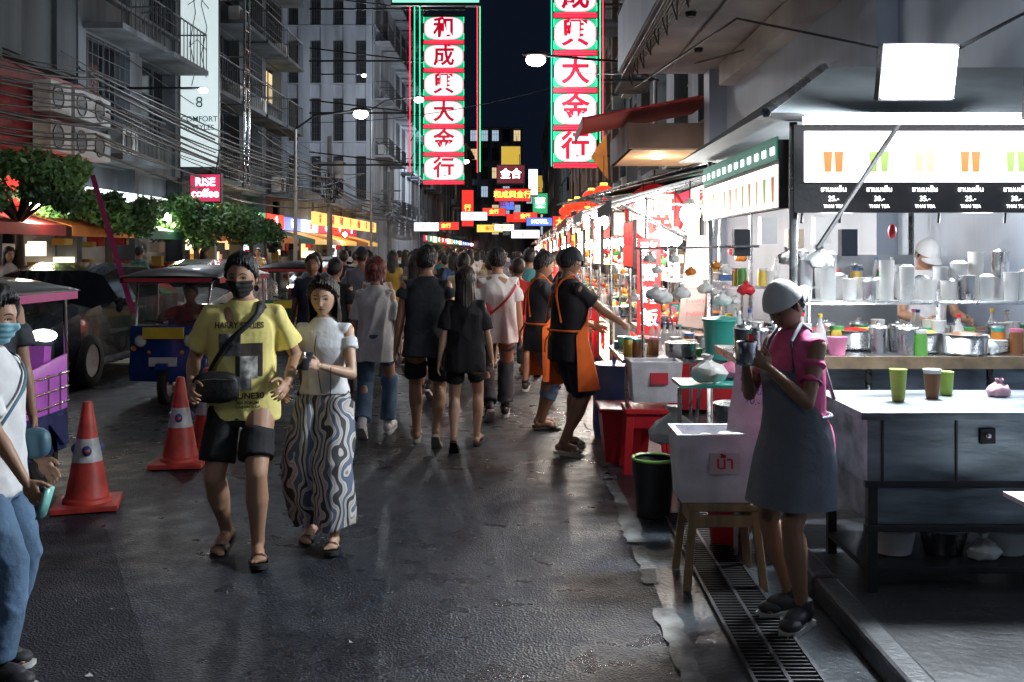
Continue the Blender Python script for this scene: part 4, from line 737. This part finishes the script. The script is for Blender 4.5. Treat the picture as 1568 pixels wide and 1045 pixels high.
b=MB();b.tube([(2.75,5.45,2.4),(2.78,5.45,3.0),(2.25,5.5,2.72)],.018,BKF,6);b.T=Matrix.Translation((2.18,5.46,2.66))@Matrix.Rotation(.25,4,'X');b.box((0,.05,0),(.42,.07,.31),BKF);b.box((0,.005,0),(.39,.02,.28),FLD);b.T=None;b.tube([(2.0,5.5,2.8),(1.4,6.5,3.2),(.9,8,3.0)],.008,CB,5);b.make('floodlight')
l=D.lights.new('floodlight_light','AREA');l.energy=210;l.size=.35;l.color=(.86,.94,1);o=link(D.objects.new('floodlight_light',l));o.location=(2.17,5.38,2.63);o.rotation_euler=Vector((1.5,2.6,1.9)).to_track_quat('Z','Y').to_euler()
PL((2.17,5.32,2.86),75,(.88,.95,1),.12)
b=MB();X=2.3;b.box((X,4.92,.755),(1.42,.66,.30),STEELD);b.box((X,4.92,.925),(1.50,.74,.035),STEELD);b.box((X,4.92,.50),(1.36,.62,.17),STEELD)
for x in(1.62,2.98):
    for y in(4.62,5.22):b.box((x,y,.37),(.045,.045,.72),IR)
b.box((X,4.92,.20),(1.4,.62,.03),IR);b.box((X,4.6,.605),(1.44,.03,.03),IR);b.box((X,4.6,.40),(1.44,.03,.03),IR);b.box((2.14,4.583,.83),(.07,.02,.07),BKF);b.sph((2.14,4.57,.83),(.015,.012,.015),CHR)
for x in(1.66,2.0,2.6):b.box((x,4.587,.76),(.012,.006,.28),IR)
for x,m in((1.8,PLG),(2.05,STEEL),(2.35,PLG),(2.6,PC[2])):b.lathe([(.09,0),(.11,.10),(.115,.11)],(x,4.85,.22),m,18)
bag(b,2.2,4.75,.215,.08,BAGW);bag(b,2.75,4.8,.215,.08,BAGW)
b.make('steel_ice_chest',.006)
b=MB();b.lathe([(.03,0),(.042,.15),(.044,.155)],(1.85,4.9,.945),M('matcha_drink',(.28,.42,.06),.3),16);b.lathe([(.03,0),(.042,.13)],(2.05,4.98,.945),FD[1],16);b.lathe([(.031,.08),(.045,.14),(.046,.145)],(2.05,4.98,.945),PLG,16);b.lathe([(.03,0),(.04,.12)],(2.17,5.1,.945),M('matcha_drink'),16);bag(b,2.42,5.05,.94,.06,M('bag_tinted',(.6,.35,.4),.3,bump=.5));b.make('drink_cup')
b=MB()
for x,y,s in((1.38,5.95,.11),(1.62,5.95,.09),(1.5,6.25,.13)):b.lathe([(s,0),(s*1.05,s*1.3),(s*1.1,s*1.35)],(x,y,1.07),STEEL,20)
for x in(1.2,1.45,1.7):b.lathe([(.13,0),(.14,.28),(.145,.29)],(x,5.5,.55),STEEL,20)
b.box((1.5,5.5,.53),(.8,.4,.03),STEELD)
for x in(1.15,1.85):b.tube([(x,5.35,.05),(x,5.35,.53)],.015,STEEL,6)
b.make('cooking_pot')
WD=M('wood_stool',(.26,.17,.09),.7,var=.45,vs=12,bump=.3,an=(1,1,.2));b=MB()
b.box((0,0,.40),(.36,.34,.035),WD)
for sx in(-1,1):
    for sy in(-1,1):b.loft([[(sx*.19+a,sy*.18+c,.0) for a,c in((-.02,-.015),(.02,-.015),(.02,.015),(-.02,.015))],[(sx*.15+a,sy*.14+c,.39) for a,c in((-.02,-.015),(.02,-.015),(.02,.015),(-.02,.015))]],WD,False)
for s in(-1,1):b.box((s*.155,0,.33),(.02,.28,.06),WD);b.box((0,s*.145,.33),(.3,.02,.06),WD)
b.make('wooden_stool',.004,(1.0,5.08,.012))
FOAM=M('styrofoam',(.58,.57,.62),.7,var=.2,vs=8,bump=.3,bs=120);FOAMP=M('foam_print_red',(.55,.03,.05),.6)
def cooler(x,y,z,lid=False,s=1):
    b=MB()
    def rr(w,d):return [(-w,-d),(w,-d),(w,d),(-w,d)]
    b.loft([[(p,q,0) for p,q in rr(.19,.14)],[(p,q,.34) for p,q in rr(.215,.165)],[(p,q,.34) for p,q in rr(.185,.135)],[(p,q,.25) for p,q in rr(.18,.13)]],FOAM,False)
    b.box((.02,-.162,.20),(.15,.008,.10),FOAMP if not lid else M('foam_label',(.5,.42,.45),.6),rot=(-.07,0,0))
    if lid:TXT(b,'น้ำ',(.02,-.170,.20),.09,FOAMP,0,.01,.003)
    for i in range(6):b.sph((random.uniform(-.12,.12),random.uniform(-.08,.08),.28),(.06,.05,.04),BAGW,8,6)
    if lid:
        T=Matrix.Translation((.18,-.10,.52))@Matrix.Rotation(-.5,4,'Z')@Matrix.Rotation(.12,4,'Y')@Matrix.Rotation(-.12,4,'X');b.T=T;b.box((0,0,0),(.22,.035,.38),FOAM);TXT(b,'ไส้กรอก\nน้ำแข็ง\n10.-',(0,-.020,.03),.052,M('marker_blue',(.05,.08,.4),.6),0,0,.002);b.T=None
    o=b.make('styrofoam_cooler',.012,(x,y,z));o.scale=(s,s,s)
cooler(.98,5.08,.432,True);cooler(1.0,7.55,.55,False,.9)
b=MB();b.lathe([(.105,0),(.135,.34),(.142,.35),(.13,.35),(.11,.1)],(.83,6.3,.012),M('plastic_black',(.02,.02,.022),.4),28);b.lathe([(.135,.345),(.146,.36),(.135,.37),(.12,.36)],(.83,6.3,.012),M('bucket_rim_green',(.2,.4,.08),.4),28,False);b.make('plastic_bucket')
b=MB();b.lathe([(.10,0),(.14,.36),(.145,.37)],(1.18,5.7,.012),PC[0],24);b.make('plastic_bucket')
b=MB();x,y=.95,7.6
for sx in(-1,1):
    for sy in(-1,1):b.loft([[(x+sx*.17+a,y+sy*.16+c,.012) for a,c in((-.03,-.02),(.03,-.02),(.03,.02),(-.03,.02))],[(x+sx*.14+a,y+sy*.13+c,.46) for a,c in((-.03,-.02),(.03,-.02),(.03,.02),(-.03,.02))]],PC[0],False)
b.box((x,y,.48),(.36,.34,.04),PC[0]);b.box((x,y-.14,.40),(.3,.02,.1),PC[0]);b.box((x-.15,y,.40),(.02,.28,.1),PC[0])
b.make('plastic_stool',.006)
b=MB();b.loft([[(.66,7.85,.012),(.98,7.85,.012),(.98,8.2,.012),(.66,8.2,.012)],[(.62,7.8,.42),(1.02,7.8,.42),(1.02,8.25,.42),(.62,8.25,.42)]],PC[0],False);b.box((.82,8.02,.43),(.44,.5,.03),PC[0]);b.make('plastic_crate',.01)
b=MB();b.lathe([(.20,0),(.22,.1),(.215,.3),(.22,.5),(.2,.62),(.215,.64),(.215,.66)],(.85,8.95,.012),PC[2],28);b.make('plastic_barrel')
b=MB();b.box((1.25,8.35,.82),(.95,1.2,.03),STEEL)
for x in(.82,1.68):
    for y in(7.8,8.9):b.tube([(x,y,.01),(x,y,.8)],.018,STEEL,6)
for i in range(34):item(b,.85+random.uniform(0,.75),7.85+random.uniform(0,1.0),.835)
b.lathe([(.13,0),(.15,.28),(.155,.29)],(1.55,7.7,.85),PC[1],24);b.lathe([(.16,.29),(.16,.31),(.03,.33)],(1.55,7.7,.85),PC[1],24);bag(b,1.05,6.9,.35,.17,BAGW);bag(b,1.25,6.7,.80,.12,BAGW);bag(b,1.45,6.9,.80,.10,PC[3]);b.box((1.3,6.8,.78),(.5,.4,.02),PC[1])
for q in range(16):bag(b,.95+random.uniform(0,.9),7.4+random.uniform(0,1.2),1.25+random.uniform(0,.35),.04+random.random()*.04,random.choice([BAGW,PC[0],FD[0],PLW,BAGW,BAGW]))
b.tube([(.9,8.0,1.7),(1.9,8.0,1.72)],.012,STEEL,6);b.tube([(.95,7.8,.8),(.95,8.0,1.7)],.012,STEEL,6)
for x in(1.05,1.55):b.tube([(x,6.65,.01),(x,6.65,.77)],.015,STEEL,6)
b.make('preparation_table',.003)
def stall(y0,ln,x0,x1,can,sg,t,tm,wm,seed):
    random.seed(seed);b=MB();yc=y0+ln/2;xc=(x0+x1)/2;w=x1-x0
    for x in(x0,x1):
        for y in(y0,y0+ln):b.tube([(x,y,.01),(x,y,2.2)],.02,STEEL,6)
    b.box((xc,yc,.5),(w*.9,ln*.9,.72),STEELD if seed%2 else PC[0]);b.box((xc,yc,.875),(w,ln,.03),STEEL)
    b.box((x0-.01,yc,.55),(.02,ln*.8,.5),sg);TXT(b,t,(x0-.03,yc,.55),.3,tm,-R9,.01)
    b.box((xc+.1,yc,1.38),(w*.7,ln*.8,.012),PLC)
    for xx in(xc+.1-w*.35,xc+.1+w*.35):
        for yy in(yc-ln*.4,yc+ln*.4):b.tube([(xx,yy,.89),(xx,yy,1.38)],.01,STEEL,5)
    for i in range(36):item(b,x0+.06+random.uniform(0,w-.12),y0+.06+random.uniform(0,ln-.12),.89 if i%3 else 1.39)
    for i in range(14):b.sph((x0+.15+random.uniform(0,w*.7),y0+.1+random.uniform(0,ln-.2),.98),(.05,.05,.05),random.choice(FD),8,6)
    o1=.35;zf=2.15;zb=2.6
    b.loft([[(x0-o1,y0-.15,zf),(x1+.3,y0-.15,zb),(x1+.3,y0+ln+.15,zb),(x0-o1,y0+ln+.15,zf)],[(x0-o1,y0-.15,zf+.015),(x1+.3,y0-.15,zb+.015),(x1+.3,y0+ln+.15,zb+.015),(x0-o1,y0+ln+.15,zf+.015)]],can,False)
    n=int(ln/.2)
    for i in range(n):
        a=y0-.15+(ln+.3)*i/n;c=a+(ln+.3)/n;b.poly([(x0-o1-.003,a,zf),(x0-o1-.003,c,zf),(x0-o1-.003,c,zf-.10),(x0-o1-.003,(a+c)/2,zf-.15),(x0-o1-.003,a,zf-.10)],can)
    for y in(y0-.1,yc,y0+ln+.1):b.tube([(x0-o1,y,zf-.02),(x1+.3,y,zb-.02)],.014,STEEL,6)
    if seed!=100:b.box((xc,y0-.08,2.0),(w,.06,.30),BKF);b.box((xc,y0-.114,2.0),(w*.95,.01,.26),sg);TXT(b,t,(xc,y0-.13,2.0),.21,tm,0,.01)
    b.box((x0-.06,yc+.2,1.75),(.04,ln*.6,.5),BKF);b.box((x0-.085,yc+.2,1.75),(.01,ln*.57,.45),random.choice([MEN,SGN[1],sg]))
    for i in range(5):TXT(b,random.choice(GLY),(x0-.1,yc-.35+i*.27,1.8),.15,CR,-R9,.01,.004)
    for y in(y0+.15,yc,y0+ln-.2):
        b.tube([(xc-.2,y,2.3),(xc-.2,y,2.0)],.005,CB,4);b.lathe([(.02,.06),(.09,0)],(xc-.2,y,1.86),PLW,12,False);b.sph((xc-.2,y,1.81),(.07,.07,.08),BULB,10,8)
    for i in range(9):bag(b,x0+random.uniform(.05,w),y0-.02+random.uniform(0,.3),1.40+random.uniform(0,.25),.04+.03*random.random(),random.choice([BAGW,PC[0],FD[0],PC[6],PC[5]]))
    PL((xc-.25,yc,1.70),wm*1.7,(1,.91,.79),.1);return b.make('food_stall')
st=[(9.6,1.5,1.2,2.2,RF,SGN[0],'粿條',TW,70),(11.8,1.7,1.05,2.1,AW[3],SGN[3],'海鮮',CR,75),(14.3,1.7,.98,2.1,AW[1],SGN[0],'燒賣',YG,80),(16.8,1.8,1.0,2.2,AW[2],SGN[1],'甜品',CR,80),(19.6,1.8,.95,2.2,AW[1],SGN[3],'果汁',CR,80),(22.6,1.9,.95,2.2,AW[0],SGN[0],'茶',TW,80),(25.8,2,.95,2.3,AW[2],SGN[1],'麵',CR,90),(29,2.2,.95,2.3,AW[1],SGN[3],'粥',CR,90),(33,2.2,.95,2.3,AW[3],SGN[0],'魚翅',TW,100),(38,2.4,.95,2.3,AW[2],SGN[1],'海鮮',CR,110),(44,3,.9,2.3,AW[1],SGN[0],'燕窩',TW,130),(52,3,.9,2.3,AW[2],SGN[3],'茶',CR,150),(62,3,.9,2.3,AW[1],SGN[1],'麵',CR,200)]
for i,s in enumerate(st):stall(*s,seed=100+i)
b=MB();TP=M('tarp_green_grey',(.14,.22,.21),.6);b.loft([[(.72,11.6,2.30),(1.78,9.0,2.52),(2.9,9.0,2.85),(2.6,12.5,2.75)],[(.72,11.6,2.32),(1.78,9.0,2.54),(2.9,9.0,2.87),(2.6,12.5,2.77)]],TP,False)
b.loft([[(.5,14.6,2.35),(.72,11.7,2.30),(2.2,11.7,2.6),(2.2,14.6,2.6)],[(.5,14.6,2.37),(.72,11.7,2.32),(2.2,11.7,2.62),(2.2,14.6,2.62)]],TP,False)
for p in([(.72,11.6,2.3),(1.78,9,2.52)],[(.72,11.6,2.3),(1.9,11.6,1.9)],[(1.78,9,2.52),(1.6,9.2,.0)],[(.72,11.6,2.28),(1.75,9.2,2.1),(1.62,8.6,2.0)],[(.9,11,2.3),(1.6,9.2,1.75)]):b.tube(p,.018,STEEL,6)
b.make('market_awning')
b=MB();b.T=Matrix.Translation((1.5,11.3,2.10))@Matrix.Rotation(pi/2,4,'X');b.lathe([(.30,-.1),(.34,-.06),(.34,.06),(.30,.1)],(0,0,0),M('red_lacquer',(.55,.02,.02),.35,e=.25,ec=(.8,.02,.02)),28);b.T=None;TXT(b,'福',(1.5,11.17,2.10),.42,E('glyph_cream',(1,.8,.5),1.5),0,.02);b.tube([(1.5,11.3,2.4),(1.5,11.3,2.6)],.01,CB,4);b.make('round_red_sign')
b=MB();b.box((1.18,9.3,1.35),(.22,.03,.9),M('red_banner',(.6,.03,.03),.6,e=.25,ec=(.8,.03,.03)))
for i,ch in enumerate('豬腳麵飯'):TXT(b,ch,(1.18,9.27,1.68-.21*i),.17,TW,0,.01,.004)
b.tube([(1.18,9.3,.0),(1.18,9.3,.9)],.015,STEEL,6);b.make('menu_banner')
b=MB();b.box((1.60,9.2,1.40),(.24,.03,.85),M('menu_board_white',(.6,.45,.4),.6),rot=(0,.12,.1))
for i in range(6):TXT(b,'ข้าวมันไก่ 50',(1.60,9.17,1.7-.12*i),.04,CR,.1,0,.003)
b.tube([(1.55,9.2,.0),(1.57,9.2,1.0)],.015,STEEL,6);b.make('menu_board')
for i,(x,y,z) in enumerate(((1.50,8.9,2.06),(1.25,10.3,2.18),(1.0,12.6,2.1),(1.1,16,2.2))):
    b=MB();b.tube([(x,y,z+.25),(x,y,z)],.006,CB,4);b.sph((x,y,z-.05),(.09,.09,.10),BULB);b.lathe([(.03,.06),(.05,.0)],(x,y,z+.03),PLW,10);b.make('hanging_bulb');PL((x,y,z-.25),60,(1,.97,.92),.08)
LT=M('lantern_red',(.7,.03,.02),.5,e=1.2,ec=(1,.06,.02))
for x,y,z in((1.3,15.9,2.6),(1.3,18.8,2.7),(1.2,21.8,2.7),(1.2,24.9,2.8),(1.2,28,2.8)):
    b=MB();b.sph((x,y,z),(.17,.17,.14),LT);b.lathe([(.06,.13),(.06,.17)],(x,y,z),YG,12);b.tube([(x,y,z-.14),(x,y,z-.35)],.015,LT,5);b.tube([(x,y,z+.15),(x,y,z+.6)],.005,CB,4);b.make('paper_lantern')
b=MB();b.box((2.35,4.15,.62),(.5,.4,.02),PLW);b.tube([(2.3,4.2,.1),(2.3,4.2,.61)],.02,STEEL,6);b.tube([(2.1,3.98,.1),(2.1,3.98,.61)],.015,STEEL,6);b.make('folding_table')
for y in(16,22,29,44):
    b=MB();b.tube([(-8.3,y,2.6),(-7.9,y,2.5)],.02,BKF,5);b.sph((-7.85,y,2.42),(.09,.09,.1),BULB);b.make('shop_lamp');PL((-7.8,y,2.25),110,(1,.84,.62),.15)
for z,y,x,w_ in((5.2,21.5,-6.9,150),(9.5,44,-7,460)):  # invented lamps, added to brighten the trees and the pale facade
    b=MB();b.tube([(x-1.9,y,z),(x,y,z)],.03,BKF,5);b.sph((x,y,z-.05),(.1,.07,.06),BULB);b.make('added_fill_lamp');PL((x,y,z-.15),w_,(.75,.87,1),.15)
w=D.worlds.new('World');sc.world=w;w.use_nodes=True;n=w.node_tree.nodes;l=w.node_tree.links;bg=n['Background']
s=n.new('ShaderNodeTexSky');s.sky_type='NISHITA';s.sun_disc=False;s.sun_elevation=math.radians(-9);s.sun_rotation=math.radians(200);l.new(s.outputs[0],bg.inputs[0]);bg.inputs[1].default_value=.012
b2=n.new('ShaderNodeBackground');b2.inputs[0].default_value=(.0036,.0058,.013,1);b2.inputs[1].default_value=1;ad=n.new('ShaderNodeAddShader');l.new(bg.outputs[0],ad.inputs[0]);l.new(b2.outputs[0],ad.inputs[1]);l.new(ad.outputs[0],n['World Output'].inputs[0])
sl=D.lights.new('moon','SUN');sl.energy=.03;sl.color=(.7,.8,1);sl.angle=.0087;o=link(D.objects.new('moon_sun',sl));o.rotation_euler=(math.radians(35),0,math.radians(30))
cd=D.cameras.new('camera');cd.sensor_width=36;cd.lens=1524/1568*36;cd.shift_x=-16/1568;cd.shift_y=-137.5/1568;cd.clip_end=1500;cd.clip_start=.05
co=link(D.objects.new('camera',cd));co.location=(0,0,1.68);co.rotation_euler=(pi/2,0,0);sc.camera=co
sc.view_settings.view_transform='Standard';sc.view_settings.look='None';sc.view_settings.exposure=0
print('done',time.time()-T0,sum(len(m.polygons) for m in D.meshes))
